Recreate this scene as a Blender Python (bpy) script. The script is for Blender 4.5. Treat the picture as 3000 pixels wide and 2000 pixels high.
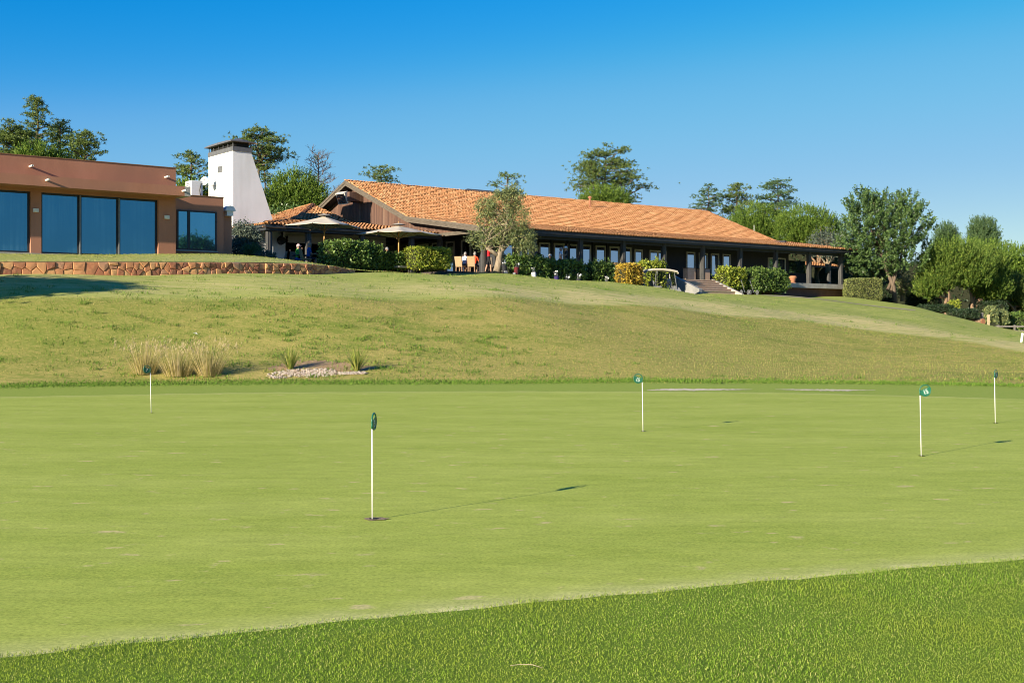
import bpy, math, random
import numpy as np
from mathutils import Vector, Matrix

R = math.radians
for o in list(bpy.data.objects):
    bpy.data.objects.remove(o)
scene = bpy.context.scene
C = scene.collection

# ------------------------------------------------------------------ camera, sky, sun, exposure
F = 3500.0      # focal length in pixels of the 3000 px wide picture
HZ = 954.0      # row of the horizon
CZ = 1.67       # eye height
cam = bpy.data.cameras.new('camera')
cam.sensor_width = 36.0
cam.lens = F / 3000 * 36
cam.shift_y = -46 / 3000
cam.clip_start = 0.1
cam.clip_end = 5000
camo = bpy.data.objects.new('camera', cam)
camo.location = (0, 0, CZ)
camo.rotation_euler = (R(90), 0, 0)
C.objects.link(camo)
scene.camera = camo

SUN_EL = R(17.5)
sh = Vector((0.68, 0.735)).normalized()           # shadows fall to the right and away
to_sun = Vector((-sh.x * math.cos(SUN_EL), -sh.y * math.cos(SUN_EL), math.sin(SUN_EL)))
world = bpy.data.worlds.new('World')
scene.world = world
world.use_nodes = True
wn = world.node_tree
wn.nodes.clear()
sky = wn.nodes.new('ShaderNodeTexSky')
sky.sky_type = 'NISHITA'
sky.sun_disc = False
sky.sun_elevation = SUN_EL
sky.sun_rotation = math.atan2(to_sun.x, to_sun.y)
sky.altitude = 0
sky.air_density = 1.0
sky.dust_density = 0.1
sky.ozone_density = 3.0
hs = wn.nodes.new('ShaderNodeHueSaturation')      # vivid colour rendering of the camera
hs.inputs['Saturation'].default_value = 1.25
hs.inputs['Hue'].default_value = 0.5
SK = 0.126
sc1 = wn.nodes.new('ShaderNodeVectorMath'); sc1.operation = 'SCALE'; sc1.inputs['Scale'].default_value = SK
sc2 = wn.nodes.new('ShaderNodeVectorMath'); sc2.operation = 'SCALE'; sc2.inputs['Scale'].default_value = 1 / SK
cv = wn.nodes.new('ShaderNodeRGBCurve')
for ci, pts in enumerate(([(0, 0), (.10, .008), (.20, .15), (.39, .30), (1, .75)], [(0, 0), (.33, .32), (.48, .475), (.75, .575), (1, .75)], [(0, 0), (.60, .76), (.77, .79), (1, .82)])):
    c = cv.mapping.curves[ci]
    c.points[0].location = pts[0]; c.points[1].location = pts[-1]
    for p in pts[1:-1]: c.points.new(*p)
cv.mapping.update()
bg = wn.nodes.new('ShaderNodeBackground')
bg.inputs['Strength'].default_value = 0.060
wo = wn.nodes.new('ShaderNodeOutputWorld')
wn.links.new(sky.outputs[0], hs.inputs['Color'])
wn.links.new(hs.outputs[0], sc1.inputs[0]); wn.links.new(sc1.outputs[0], cv.inputs['Color']); wn.links.new(cv.outputs[0], sc2.inputs[0])
wn.links.new(sc2.outputs[0], bg.inputs[0])
wn.links.new(bg.outputs[0], wo.inputs[0])
sun = bpy.data.lights.new('sun', 'SUN')
sun.energy = 5.0
sun.angle = R(0.5)
sun.color = (1.0, 0.89, 0.69)
suno = bpy.data.objects.new('sun', sun)
suno.rotation_euler = to_sun.to_track_quat('Z', 'Y').to_euler()
suno.location = (-60, -60, 60)
C.objects.link(suno)
scene.view_settings.view_transform = 'Standard'
scene.view_settings.look = 'None'
scene.view_settings.exposure = 1.1
scene.view_settings.gamma = 1.0
scene.view_settings.use_curve_mapping = False
scene.render.engine = 'CYCLES'
scene.cycles.filter_width = 1.0

# ------------------------------------------------------------------ helpers
rng = np.random.default_rng(7)
random.seed(7)
TH = math.atan2(4500, F)
U = (math.sin(TH), math.cos(TH))          # along the long front of the buildings
N = (math.cos(TH), -math.sin(TH))         # out of the front, towards the lawn
PHI = math.atan2(U[1], U[0])

def W(u, n, z):
    return Vector((u * U[0] + n * N[0], u * U[1] + n * N[1], z))
def at(x, y, Y):
    return Vector(((x - 1500) / F * Y, Y, CZ + (HZ - y) * Y / F))
def byn(x, n):
    a = (x - 1500) / F
    Y = n / (N[0] * a + N[1])
    return U[0] * a * Y + U[1] * Y
def byu(x, u):
    a = (x - 1500) / F
    Y = u / (U[0] * a + U[1])
    return N[0] * a * Y + N[1] * Y
def srgb(r, g, b):
    return tuple((c / 255 / 12.92 if c / 255 <= .04045 else ((c / 255 + .055) / 1.055) ** 2.4) for c in (r, g, b))

def tag(o, label=None, cat=None, group=None, kind=None):
    if label: o['label'] = label
    if cat: o['category'] = cat
    if group: o['group'] = group
    if kind: o['kind'] = kind
    return o

def fast_mesh(name, V, Fc, smooth=False):
    """V (n,3) array, Fc (m,k) array of one polygon size"""
    V = np.asarray(V, dtype=np.float32); Fc = np.asarray(Fc, dtype=np.int32)
    me = bpy.data.meshes.new(name)
    k = Fc.shape[1]
    me.vertices.add(len(V)); me.vertices.foreach_set('co', V.ravel())
    me.loops.add(Fc.size); me.loops.foreach_set('vertex_index', Fc.ravel())
    me.polygons.add(len(Fc))
    me.polygons.foreach_set('loop_start', np.arange(0, Fc.size, k, dtype=np.int32))
    me.polygons.foreach_set('loop_total', np.full(len(Fc), k, dtype=np.int32))
    if smooth:
        me.polygons.foreach_set('use_smooth', np.ones(len(Fc), dtype=bool))
    me.update(calc_edges=True)
    return me

def link(name, me, mats=None, parent=None, loc=(0, 0, 0), rot=(0, 0, 0)):
    o = bpy.data.objects.new(name, me)
    if mats is not None and me is not None:
        for m in (mats if isinstance(mats, (list, tuple)) else [mats]):
            if m.name not in me.materials: me.materials.append(m)
    C.objects.link(o)
    o.parent = parent
    o.location = loc; o.rotation_euler = rot
    return o

def empty(name, loc, rz=0, label=None, cat=None, group=None):
    o = bpy.data.objects.new(name, None)
    o.empty_display_size = .2
    C.objects.link(o)
    o.location = loc; o.rotation_euler = (0, 0, rz)
    return tag(o, label, cat, group)

def copy_tree(o, parent=None):
    c = o.copy(); C.objects.link(c); c.parent = parent
    for ch in list(o.children): copy_tree(ch, c)
    return c

class MB:
    def __init__(s): s.v = []; s.f = []; s.m = []
    def add(s, v, f, m=0):
        b = len(s.v); s.v += [tuple(p) for p in v]
        s.f += [tuple(i + b for i in q) for q in f]; s.m += [m] * len(f)
        return s
    def box(s, x0, x1, y0, y1, z0, z1, m=0):
        v = [(x0, y0, z0), (x1, y0, z0), (x1, y1, z0), (x0, y1, z0), (x0, y0, z1), (x1, y0, z1), (x1, y1, z1), (x0, y1, z1)]
        return s.add(v, [(0, 3, 2, 1), (4, 5, 6, 7), (0, 1, 5, 4), (1, 2, 6, 5), (2, 3, 7, 6), (3, 0, 4, 7)], m)
    def bbox(s, x0, x1, y0, y1, z0, z1, b=.02, m=0):
        """box with bevelled edges (rounded by chamfer)"""
        xs = (x0, x0 + b, x1 - b, x1); ys = (y0, y0 + b, y1 - b, y1)
        ring = lambda z, i: [(xs[i], ys[1 - i] if i else ys[1], z)]
        def oct_(z, d):
            return [(x0 + b + 0 if 0 else x0 + d, y0 + b, z), (x0 + b, y0 + d, z), (x1 - b, y0 + d, z), (x1 - d, y0 + b, z),
                    (x1 - d, y1 - b, z), (x1 - b, y1 - d, z), (x0 + b, y1 - d, z), (x0 + d, y1 - b, z)]
        v = oct_(z0, b * .99) + oct_(z0 + b, 0) + oct_(z1 - b, 0) + oct_(z1, b * .99)
        f = [tuple(range(7, -1, -1)), tuple(range(24, 32))]
        for k in range(3):
            for i in range(8):
                j = (i + 1) % 8
                f.append((k * 8 + i, k * 8 + j, k * 8 + 8 + j, k * 8 + 8 + i))
        return s.add(v, f, m)
    def hexa(s, p, m=0):
        """8 points: bottom ring of four, top ring of four"""
        return s.add(p, [(0, 3, 2, 1), (4, 5, 6, 7), (0, 1, 5, 4), (1, 2, 6, 5), (2, 3, 7, 6), (3, 0, 4, 7)], m)
    def tube(s, pts, rad, n=8, m=0, cap=True):
        pts = [Vector(p) for p in pts]
        if not hasattr(rad, '__len__'): rad = [rad] * len(pts)
        v = []; f = []; ref = None
        for i, p in enumerate(pts):
            d = (pts[min(i + 1, len(pts) - 1)] - pts[max(i - 1, 0)]).normalized()
            if ref is None: ref = Vector((1, 0, 0)) if abs(d.x) < .8 else Vector((0, 1, 0))
            a = (ref - d * ref.dot(d)).normalized(); ref = a; b = d.cross(a)
            for k in range(n):
                t = 2 * math.pi * k / n
                v.append(p + (a * math.cos(t) + b * math.sin(t)) * rad[i])
        for i in range(len(pts) - 1):
            for k in range(n):
                j = (k + 1) % n
                f.append((i * n + k, i * n + j, i * n + n + j, i * n + n + k))
        if cap:
            f.append(tuple(range(n - 1, -1, -1))); f.append(tuple(range((len(pts) - 1) * n, len(pts) * n)))
        return s.add(v, f, m)
    def lathe(s, prof, c=(0, 0, 0), n=16, m=0, cap=True):
        v = []; f = []
        for (r, z) in prof:
            for k in range(n):
                t = 2 * math.pi * k / n
                v.append((c[0] + r * math.cos(t), c[1] + r * math.sin(t), c[2] + z))
        for i in range(len(prof) - 1):
            for k in range(n):
                j = (k + 1) % n
                f.append((i * n + k, i * n + j, i * n + n + j, i * n + n + k))
        if cap:
            f.append(tuple(range(n - 1, -1, -1))); f.append(tuple(range((len(prof) - 1) * n, len(prof) * n)))
        return s.add(v, f, m)
    def ball(s, c, r, n=8, m=0):
        prof = []
        k = max(4, n // 2 + 1)
        rz = r if not hasattr(r, '__len__') else r[2]
        v = []; f = []
        rx, ry = (r, r) if not hasattr(r, '__len__') else (r[0], r[1])
        for i in range(k + 1):
            a = -math.pi / 2 + math.pi * i / k
            cr = max(math.cos(a), 1e-3)
            for j in range(n):
                t = 2 * math.pi * j / n
                v.append((c[0] + rx * cr * math.cos(t), c[1] + ry * cr * math.sin(t), c[2] + rz * math.sin(a)))
        for i in range(k):
            for j in range(n):
                q = (j + 1) % n
                f.append((i * n + j, i * n + q, i * n + n + q, i * n + n + j))
        return s.add(v, f, m)
    def mesh(s, name, smooth=False):
        me = bpy.data.meshes.new(name)
        me.from_pydata(s.v, [], s.f)
        me.polygons.foreach_set('material_index', np.array(s.m, dtype=np.int32))
        if smooth: me.polygons.foreach_set('use_smooth', np.ones(len(s.f), dtype=bool))
        me.update()
        return me
    def build(s, name, mats, parent=None, loc=(0, 0, 0), rot=(0, 0, 0), smooth=False, origin=None):
        if origin is not None:
            s.v = [(p[0] - origin[0], p[1] - origin[1], p[2] - origin[2]) for p in s.v]
        me = s.mesh(name, smooth)
        for m in (mats if isinstance(mats, (list, tuple)) else [mats]): me.materials.append(m)
        return link(name, me, None, parent, loc, rot)

class Bld:
    """a building whose parts are given in (u, b, z): u along the front, b = -n towards the back"""
    def __init__(s, name, u0, b0, z0, label, cat):
        s.o = (u0, b0, z0)
        s.root = empty(name, W(u0, -b0, z0), PHI, label, cat)
    def part(s, name, mb, mats, parent=None, smooth=False):
        return mb.build(name, mats, parent or s.root, origin=s.o, smooth=smooth)
    def inst(s, name, me, u, b, z, parent=None, rot=(0, 0, 0), mat=None):
        o = link(name, me, mat, parent or s.root, (u - s.o[0], b - s.o[1], z - s.o[2]), rot)
        return o

# ------------------------------------------------------------------ materials
def nodes(name):
    m = bpy.data.materials.new(name); m.use_nodes = True
    nt = m.node_tree
    return m, nt, nt.nodes['Principled BSDF']
def nd(nt, t, **kw):
    n = nt.nodes.new(t)
    for k, v in kw.items():
        if k in n.inputs: n.inputs[k].default_value = v
        else: setattr(n, k, v)
    return n
def ramp(nt, fac, stops):
    r = nt.nodes.new('ShaderNodeValToRGB')
    e = r.color_ramp.elements
    while len(e) < len(stops): e.new(.5)
    for i, (p, c) in enumerate(stops):
        e[i].position = p; e[i].color = (c[0], c[1], c[2], 1)
    nt.links.new(fac, r.inputs[0])
    return r.outputs[0]
def mix(nt, fac, a, b, mode='MIX'):
    m = nt.nodes.new('ShaderNodeMix'); m.data_type = 'RGBA'; m.blend_type = mode
    for sock, val in ((m.inputs[0], fac), (m.inputs[6], a), (m.inputs[7], b)):
        if hasattr(val, 'is_output'): nt.links.new(val, sock)
        elif hasattr(val, '__len__'): sock.default_value = (*val[:3], 1)
        else: sock.default_value = val
    return m.outputs[2]
def tex_noise(nt, vec, scale, detail=4, rough=.55):
    n = nt.nodes.new('ShaderNodeTexNoise')
    n.inputs['Scale'].default_value = scale; n.inputs['Detail'].default_value = detail
    n.inputs['Roughness'].default_value = rough
    if vec is not None: nt.links.new(vec, n.inputs['Vector'])
    return n.outputs[0]
def mapping(nt, vec, scale=(1, 1, 1), rot=(0, 0, 0)):
    m = nt.nodes.new('ShaderNodeMapping')
    m.inputs['Scale'].default_value = scale; m.inputs['Rotation'].default_value = rot
    nt.links.new(vec, m.inputs['Vector'])
    return m.outputs[0]
def coord(nt, k='Object'):
    if k == 'Position':
        return nt.nodes.new('ShaderNodeNewGeometry').outputs['Position']
    return nt.nodes.new('ShaderNodeTexCoord').outputs[k]
def bump(nt, bs, h, strength=.3, dist=.02):
    b = nt.nodes.new('ShaderNodeBump')
    b.inputs['Strength'].default_value = strength; b.inputs['Distance'].default_value = dist
    nt.links.new(h, b.inputs['Height']); nt.links.new(b.outputs[0], bs.inputs['Normal'])

def pmat(name, c1, c2=None, scale=3, rough=.8, bstr=0, bscale=40, stretch=(1, 1, 1), spec=.3, c3=None, metal=0):
    m, nt, bs = nodes(name)
    bs.inputs['Roughness'].default_value = rough
    bs.inputs['Specular IOR Level'].default_value = spec
    bs.inputs['Metallic'].default_value = metal
    c2 = c2 or c1
    v = mapping(nt, coord(nt), stretch)
    n1 = tex_noise(nt, v, scale, 6, .6)
    col = ramp(nt, n1, [(.32, c1), (.68, c2)])
    if c3:
        n2 = tex_noise(nt, v, scale * .35, 3)
        f = ramp(nt, n2, [(.52, (0, 0, 0)), (.66, (1, 1, 1))])
        col = mix(nt, f, col, c3)
    nt.links.new(col, bs.inputs['Base Color'])
    if bstr:
        bump(nt, bs, tex_noise(nt, v, bscale, 5), bstr)
    return m

def leafmat(name, cols, trans=.25, rough=.6, spec=.25, patch=None):
    """each leaf takes its own shade; cols dark to light"""
    m, nt, bs = nodes(name)
    g = nt.nodes.new('ShaderNodeNewGeometry')
    n = len(cols)
    col = ramp(nt, g.outputs['Random Per Island'], [(i / max(n - 1, 1), c) for i, c in enumerate(cols)])
    if patch:
        nz = tex_noise(nt, coord(nt, 'Position'), patch[0], 2)
        f = ramp(nt, nz, [(.42, (0, 0, 0)), (.62, (1, 1, 1))])
        col = mix(nt, f, col, mix(nt, .6, col, patch[1]))
    nt.links.new(col, bs.inputs['Base Color'])
    bs.inputs['Roughness'].default_value = rough
    bs.inputs['Specular IOR Level'].default_value = spec
    tr = nt.nodes.new('ShaderNodeBsdfTranslucent')
    nt.links.new(col, tr.inputs['Color'])
    mx = nt.nodes.new('ShaderNodeMixShader'); mx.inputs[0].default_value = trans
    out = nt.nodes['Material Output']
    nt.links.new(bs.outputs[0], mx.inputs[1]); nt.links.new(tr.outputs[0], mx.inputs[2])
    nt.links.new(mx.outputs[0], out.inputs['Surface'])
    return m

def glassmat(name, base, tint, fac, rough=.02, streak=None):
    m, nt, bs = nodes(name)
    col = base
    if streak:
        v = mapping(nt, coord(nt), (1, 1, .03))
        s1 = tex_noise(nt, v, 9, 3)
        s2 = tex_noise(nt, mapping(nt, coord(nt), (.5, .5, .7)), 1.2, 2)
        c1 = ramp(nt, s1, [(.42, base), (.6, streak)])
        col = mix(nt, ramp(nt, s2, [(.35, (0, 0, 0)), (.65, (1, 1, 1))]), c1, tuple(x * .55 for x in base))
    if hasattr(col, 'is_output'): nt.links.new(col, bs.inputs['Base Color'])
    else: bs.inputs['Base Color'].default_value = (*col, 1)
    bs.inputs['Roughness'].default_value = .25
    gl = nt.nodes.new('ShaderNodeBsdfGlossy'); gl.inputs['Color'].default_value = (*tint, 1)
    gl.inputs['Roughness'].default_value = rough
    b = nt.nodes.new('ShaderNodeBump'); b.inputs['Strength'].default_value = .02; b.inputs['Distance'].default_value = .05
    nt.links.new(tex_noise(nt, coord(nt), 1.1, 2), b.inputs['Height']); nt.links.new(b.outputs[0], gl.inputs['Normal'])
    mx = nt.nodes.new('ShaderNodeMixShader'); mx.inputs[0].default_value = fac
    out = nt.nodes['Material Output']
    nt.links.new(bs.outputs[0], mx.inputs[1]); nt.links.new(gl.outputs[0], mx.inputs[2])
    nt.links.new(mx.outputs[0], out.inputs['Surface'])
    return m

M = {}
M['terracotta'] = pmat('terracotta_render', (.355, .158, .096), (.43, .20, .125), .9, .9, .12, 25, (1, 1, .45), c3=(.33, .155, .10))
M['white'] = pmat('white_render', (.74, .735, .71), (.82, .81, .79), 1.6, .85, .06, 14, (1, 1, .3), c3=(.68, .665, .63))
M['whiteshade'] = M['white']
M['dark_metal'] = pmat('dark_window_frame', (.018, .022, .028), (.028, .032, .04), 5, .4)
M['zinc'] = pmat('grey_zinc', (.085, .085, .09), (.13, .13, .135), 3, .5, spec=.4)
M['darkwood'] = pmat('dark_stained_wood', (.022, .024, .028), (.05, .052, .058), 6, .6, .2, 30, (6, 6, .4), c3=(.03, .032, .036))
M['postwood'] = pmat('weathered_post_wood', (.05, .05, .05), (.10, .095, .09), 6, .75, .25, 30, (7, 7, .4), c3=(.045, .045, .045))
M['veranda'] = pmat('dark_board_wall', (.026, .027, .031), (.05, .049, .052), 4, .7, .3, 20, (9, 9, .15))
M['oldwood'] = pmat('weathered_barge_wood', (.07, .055, .042), (.15, .125, .095), 5, .8, .3, 30, (.6, .6, 4))
M['frame'] = pmat('cream_window_frame', (.50, .47, .40), (.56, .53, .46), 4, .6)
M['pane'] = glassmat('porch_window_glass', (.012, .016, .02), (.62, .76, .86), .55)
M['bigpane'] = glassmat('tall_window_glass', (.008, .045, .065), (.085, .30, .42), .62, .10, (.07, .16, .20))
M['smallpane'] = glassmat('side_window_glass', (.015, .07, .10), (.17, .46, .60), .6, .02, (.05, .13, .16))
M['concrete'] = pmat('pale_concrete', (.30, .28, .25), (.42, .39, .35), 2.5, .9, .2, 30, c3=(.26, .25, .23))
M['greywall'] = pmat('grey_concrete', (.20, .20, .19), (.29, .28, .27), 2.5, .9, .2, 30)
M['podium'] = pmat('brown_podium', (.13, .06, .04), (.17, .08, .055), 2, .9, .1, 20)
M['steps'] = pmat('terracotta_steps', (.44, .33, .23), (.56, .43, .31), 3, .85, .2, 30)
M['riser'] = pmat('brown_riser', (.46, .31, .22), (.56, .40, .29), 4, .85)
M['deck'] = pmat('dark_deck', (.05, .04, .033), (.09, .07, .055), 4, .8)
M['cream'] = pmat('cream_canvas', (.44, .385, .30), (.50, .44, .35), 2, .9, .05, 60)
M['blind'] = pmat('cream_roller_blind', (.42, .39, .33), (.47, .44, .38), 2, .9)
M['goldwood'] = pmat('varnished_pole', (.42, .22, .06), (.52, .29, .09), 6, .4, stretch=(4, 4, .4))
M['ribwood'] = pmat('brown_rib', (.20, .11, .06), (.27, .15, .08), 6, .6)
M['rattan'] = pmat('rattan_weave', (.30, .20, .11), (.42, .29, .16), 26, .8, .4, 60)
M['rattan_dark'] = pmat('dark_rattan', (.10, .08, .065), (.16, .13, .10), 26, .8, .4, 60)
M['plastic'] = pmat('white_plastic', (.72, .71, .69), (.76, .75, .73), 2, .5)
M['lampwhite'] = pmat('lamp_white', (.62, .6, .55), (.68, .66, .6), 2, .5)
M['black'] = pmat('black_rubber', (.012, .012, .013), (.02, .02, .02), 3, .6)
M['grey'] = pmat('grey_plastic', (.16, .165, .17), (.2, .2, .21), 3, .5)
M['cartroof'] = pmat('beige_cart_roof', (.50, .44, .34), (.56, .5, .4), 1.5, .45)
M['steel'] = pmat('brushed_steel', (.14, .145, .15), (.2, .2, .205), 5, .4, metal=.3)
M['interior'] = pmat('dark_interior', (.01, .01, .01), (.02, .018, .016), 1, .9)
M['pot'] = pmat('terracotta_pot', (.36, .15, .08), (.42, .19, .1), 3, .8)
M['bark'] = pmat('pine_bark', (.085, .06, .042), (.17, .125, .09), 5, .95, .8, 14, (1, 1, .35))
M['bark_red'] = pmat('orange_pine_bark', (.16, .10, .06), (.28, .185, .12), 5, .95, .8, 14, (1, 1, .35))
M['bark_olive'] = pmat('olive_bark', (.17, .13, .09), (.33, .26, .18), 7, .95, .8, 18, (1, 1, .4))
M['bark_grey'] = pmat('grey_dead_bark', (.10, .085, .08), (.17, .15, .14), 6, .9)
M['twig'] = pmat('dry_twig', (.32, .25, .15), (.42, .34, .22), 8, .8)
M['mortar'] = pmat('sandy_mortar', (.32, .20, .11), (.40, .27, .15), 6, .95, .3, 40)
M['rodwhite'] = pmat('white_rod', (.80, .78, .74), (.83, .81, .78), 3, .4)
M['pingreen'] = pmat('green_enamel', (.012, .11, .065), (.016, .13, .075), 3, .35, spec=.5)
M['dirt'] = pmat('bare_soil', (.22, .15, .09), (.32, .23, .14), 14, .95, .5, 40)
M['holedark'] = pmat('cup_dark', (.02, .018, .014), (.03, .026, .02), 3, .9)
M['gravelpath'] = pmat('gravel_path', (.26, .21, .15), (.36, .30, .22), 18, .95)
M['fencewood'] = pmat('fence_wood', (.10, .09, .08), (.16, .145, .13), 5, .85, .3, 30)
M['road'] = pmat('dark_road', (.045, .045, .05), (.065, .064, .068), 3, .9)

def lampglow():
    m, nt, bs = nodes('warm_lamp_glow')
    bs.inputs['Base Color'].default_value = (.8, .7, .5, 1)
    bs.inputs['Emission Color'].default_value = (1, .8, .5, 1)
    bs.inputs['Emission Strength'].default_value = .55
    return m
M['glow'] = lampglow()

def tilemat(name, cols, dirt):
    m, nt, bs = nodes(name)
    g = nt.nodes.new('ShaderNodeNewGeometry'); oi = nt.nodes.new('ShaderNodeObjectInfo')
    ad = nt.nodes.new('ShaderNodeMath'); ad.operation = 'ADD'
    nt.links.new(g.outputs['Random Per Island'], ad.inputs[0]); nt.links.new(oi.outputs['Random'], ad.inputs[1])
    fr = nt.nodes.new('ShaderNodeMath'); fr.operation = 'FRACT'; nt.links.new(ad.outputs[0], fr.inputs[0])
    col = ramp(nt, fr.outputs[0], [(i / (len(cols) - 1), c) for i, c in enumerate(cols)])
    p = coord(nt, 'Position')
    n1 = tex_noise(nt, p, .55, 4)
    col = mix(nt, ramp(nt, n1, [(.5, (0, 0, 0)), (.8, (.4, .4, .4))]), col, dirt)
    n2 = tex_noise(nt, p, 18, 3)
    col = mix(nt, ramp(nt, n2, [(.55, (0, 0, 0)), (.85, (.3, .3, .3))]), col, (.55, .33, .17))
    nt.links.new(col, bs.inputs['Base Color'])
    bs.inputs['Roughness'].default_value = .85
    bs.inputs['Specular IOR Level'].default_value = .2
    bump(nt, bs, n2, .2)
    return m
M['tile'] = tilemat('clay_roof_tile', [(.36, .155, .06), (.43, .195, .08), (.47, .22, .09), (.49, .24, .10), (.55, .31, .15), (.45, .20, .082)], (.36, .17, .08))

def boardmat():
    m, nt, bs = nodes('brown_gable_board')
    oi = nt.nodes.new('ShaderNodeObjectInfo')
    col = ramp(nt, oi.outputs['Random'], [(0, (.085, .042, .028)), (.35, (.12, .06, .04)), (.8, (.15, .08, .053)), (.93, (.13, .068, .045)), (1, (.24, .15, .10))])
    v = mapping(nt, coord(nt), (14, 14, .5))
    n1 = tex_noise(nt, v, 2.2, 5)
    col = mix(nt, ramp(nt, n1, [(.35, (0, 0, 0)), (.7, (.6, .6, .6))]), col, (.06, .03, .022))
    n2 = tex_noise(nt, mapping(nt, coord(nt, 'Position'), (3, 3, .35)), 2.0, 4)
    col = mix(nt, ramp(nt, n2, [(.62, (0, 0, 0)), (.74, (.5, .5, .5))]), col, (.30, .20, .14))
    nt.links.new(col, bs.inputs['Base Color']); bs.inputs['Roughness'].default_value = .75
    bump(nt, bs, n1, .3)
    return m
M['board'] = boardmat()

def stonemat():
    m, nt, bs = nodes('warm_field_stone')
    oi = nt.nodes.new('ShaderNodeObjectInfo')
    col = ramp(nt, oi.outputs['Random'], [(0, (.15, .055, .04)), (.15, (.30, .105, .055)), (.35, (.44, .175, .08)), (.55, (.52, .24, .105)), (.75, (.60, .33, .14)), (.88, (.34, .14, .08)), (1, (.46, .27, .16))])
    n1 = tex_noise(nt, coord(nt), 7, 6, .65)
    col = mix(nt, ramp(nt, n1, [(.4, (0, 0, 0)), (.75, (.4, .4, .4))]), col, (.60, .34, .15))
    n2 = tex_noise(nt, coord(nt), 3, 4)
    col = mix(nt, ramp(nt, n2, [(.55, (0, 0, 0)), (.8, (.6, .6, .6))]), col, (.16, .085, .06))
    nt.links.new(col, bs.inputs['Base Color']); bs.inputs['Roughness'].default_value = .9
    bump(nt, bs, n1, .6, .03)
    return m
M['stone'] = stonemat()

# ------------------------------------------------------------------ the ground
# height columns: picture column -> list of (distance, height)
def zz(Y, y): return CZ + (HZ - y) * Y / F
COLS = [
    (-1500, [(34, 0), (40, 2.3), (47, 3.7), (52, 4.2), (60, 4.5), (110, 4.5)]),
    (0,    [(33, 0), (37, .95), (42, zz(42, 866)), (48, zz(48, 804)), (52, 3.9), (60, 4.3), (70, 4.5), (110, 4.5)]),
    (500,  [(34, 0), (38, .95), (43, zz(43, 866)), (51.5, zz(51.5, 803)), (56, 4.2), (66, 4.55), (110, 4.5)]),
    (1000, [(34.4, 0), (38.5, .8), (45, zz(45, 867)), (58, zz(58, 797)), (62, 4.5), (70, 4.6), (110, 4.5)]),
    (1457, [(34.8, 0), (39.5, .75), (48, zz(48, 870)), (59, zz(59, 818)), (69, zz(69, 798)), (72, 4.78), (110, 4.5)]),
    (1836, [(35.2, 0), (41, .75), (52, zz(52, 893)), (64, zz(64, 850)), (73, zz(73, 828)), (77, 4.25), (110, 4.2)]),
    (1930, [(35.2, 0), (41, .7), (53, zz(53, 900)), (64, zz(64, 858)), (71, zz(71, 839)), (75.5, 3.45), (82, 3.45), (110, 4)]),
    (2058, [(35.2, 0), (42, .65), (55, zz(55, 912)), (67, zz(67, 872)), (76, zz(76, 855)), (80, 3.75), (110, 4)]),
    (2200, [(35, 0), (43, .6), (56, zz(56, 926)), (70, zz(70, 880)), (82, zz(82, 860)), (90, 3.9), (110, 4)]),
    (2480, [(34.5, 0), (44, .5), (58, zz(58, 958)), (74, zz(74, 903)), (92, zz(92, 869)), (100, 3.95), (130, 3.6)]),
    (2700, [(33.8, 0), (44, .4), (57, zz(57, 985)), (75, zz(75, 922)), (88, zz(88, 897)), (97, 2.9), (130, 2.6)]),
    (2850, [(33.2, 0), (43, .3), (55, zz(55, 1005)), (73, zz(73, 957)), (83, zz(83, 938)), (92, 1.75), (130, 1.7)]),
    (3000, [(32.6, 0), (42, .2), (52, zz(52, 1032)), (66, zz(66, 988)), (76, zz(76, 977)), (88, .85), (130, .9)]),
    (4500, [(32, 0), (45, .2), (60, .2), (80, .3), (130, .5)]),
]
CX = np.array([c[0] for c in COLS], float)
YG = np.concatenate([np.arange(26, 125, .5), np.arange(125, 200, 5)])
ZG = np.array([np.interp(YG, [p[0] for p in c[1]], [p[1] for p in c[1]]) for c in COLS])
XG = np.arange(-1500, 4501, 30.)
ZG = np.array([[np.interp(x, CX, ZG[:, j]) for j in range(len(YG))] for x in XG])
def smooth(A, ax, k):
    for _ in range(k):
        P = np.pad(A, [(1, 1) if i == ax else (0, 0) for i in range(2)], mode='edge')
        A = (P[:-2] + 2 * P[1:-1] + P[2:]) / 4 if ax == 0 else (P[:, :-2] + 2 * P[:, 1:-1] + P[:, 2:]) / 4
    return A
ZG = smooth(smooth(ZG, 1, 4), 0, 4)
def gz(X, Y):
    X = np.asarray(X, float); Y = np.asarray(Y, float)
    x = 1500 + F * X / np.maximum(Y, 5.)
    fx = np.clip((x - XG[0]) / 30., 0, len(XG) - 1.001); i = fx.astype(int); fx = fx - i
    jf = np.interp(Y, YG, np.arange(len(YG))); j = np.minimum(jf.astype(int), len(YG) - 2); fy = jf - j
    z = (ZG[i, j] * (1 - fx) + ZG[i + 1, j] * fx) * (1 - fy) + (ZG[i, j + 1] * (1 - fx) + ZG[i + 1, j + 1] * fx) * fy
    # the land drops gently far behind the trees
    z = np.where(Y > 150, z * np.clip(1 - (Y - 150) / 300, 0, 1), z)
    w = np.clip((Y - 36) / 8, 0, 1)
    z = z + w * (.05 * np.sin(X * .7 + .3 * Y) + .04 * np.sin(X * .23 - Y * .41 + 1))
    return z
def gzs(X, Y): return float(gz(np.array([X]), np.array([Y]))[0])

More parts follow.
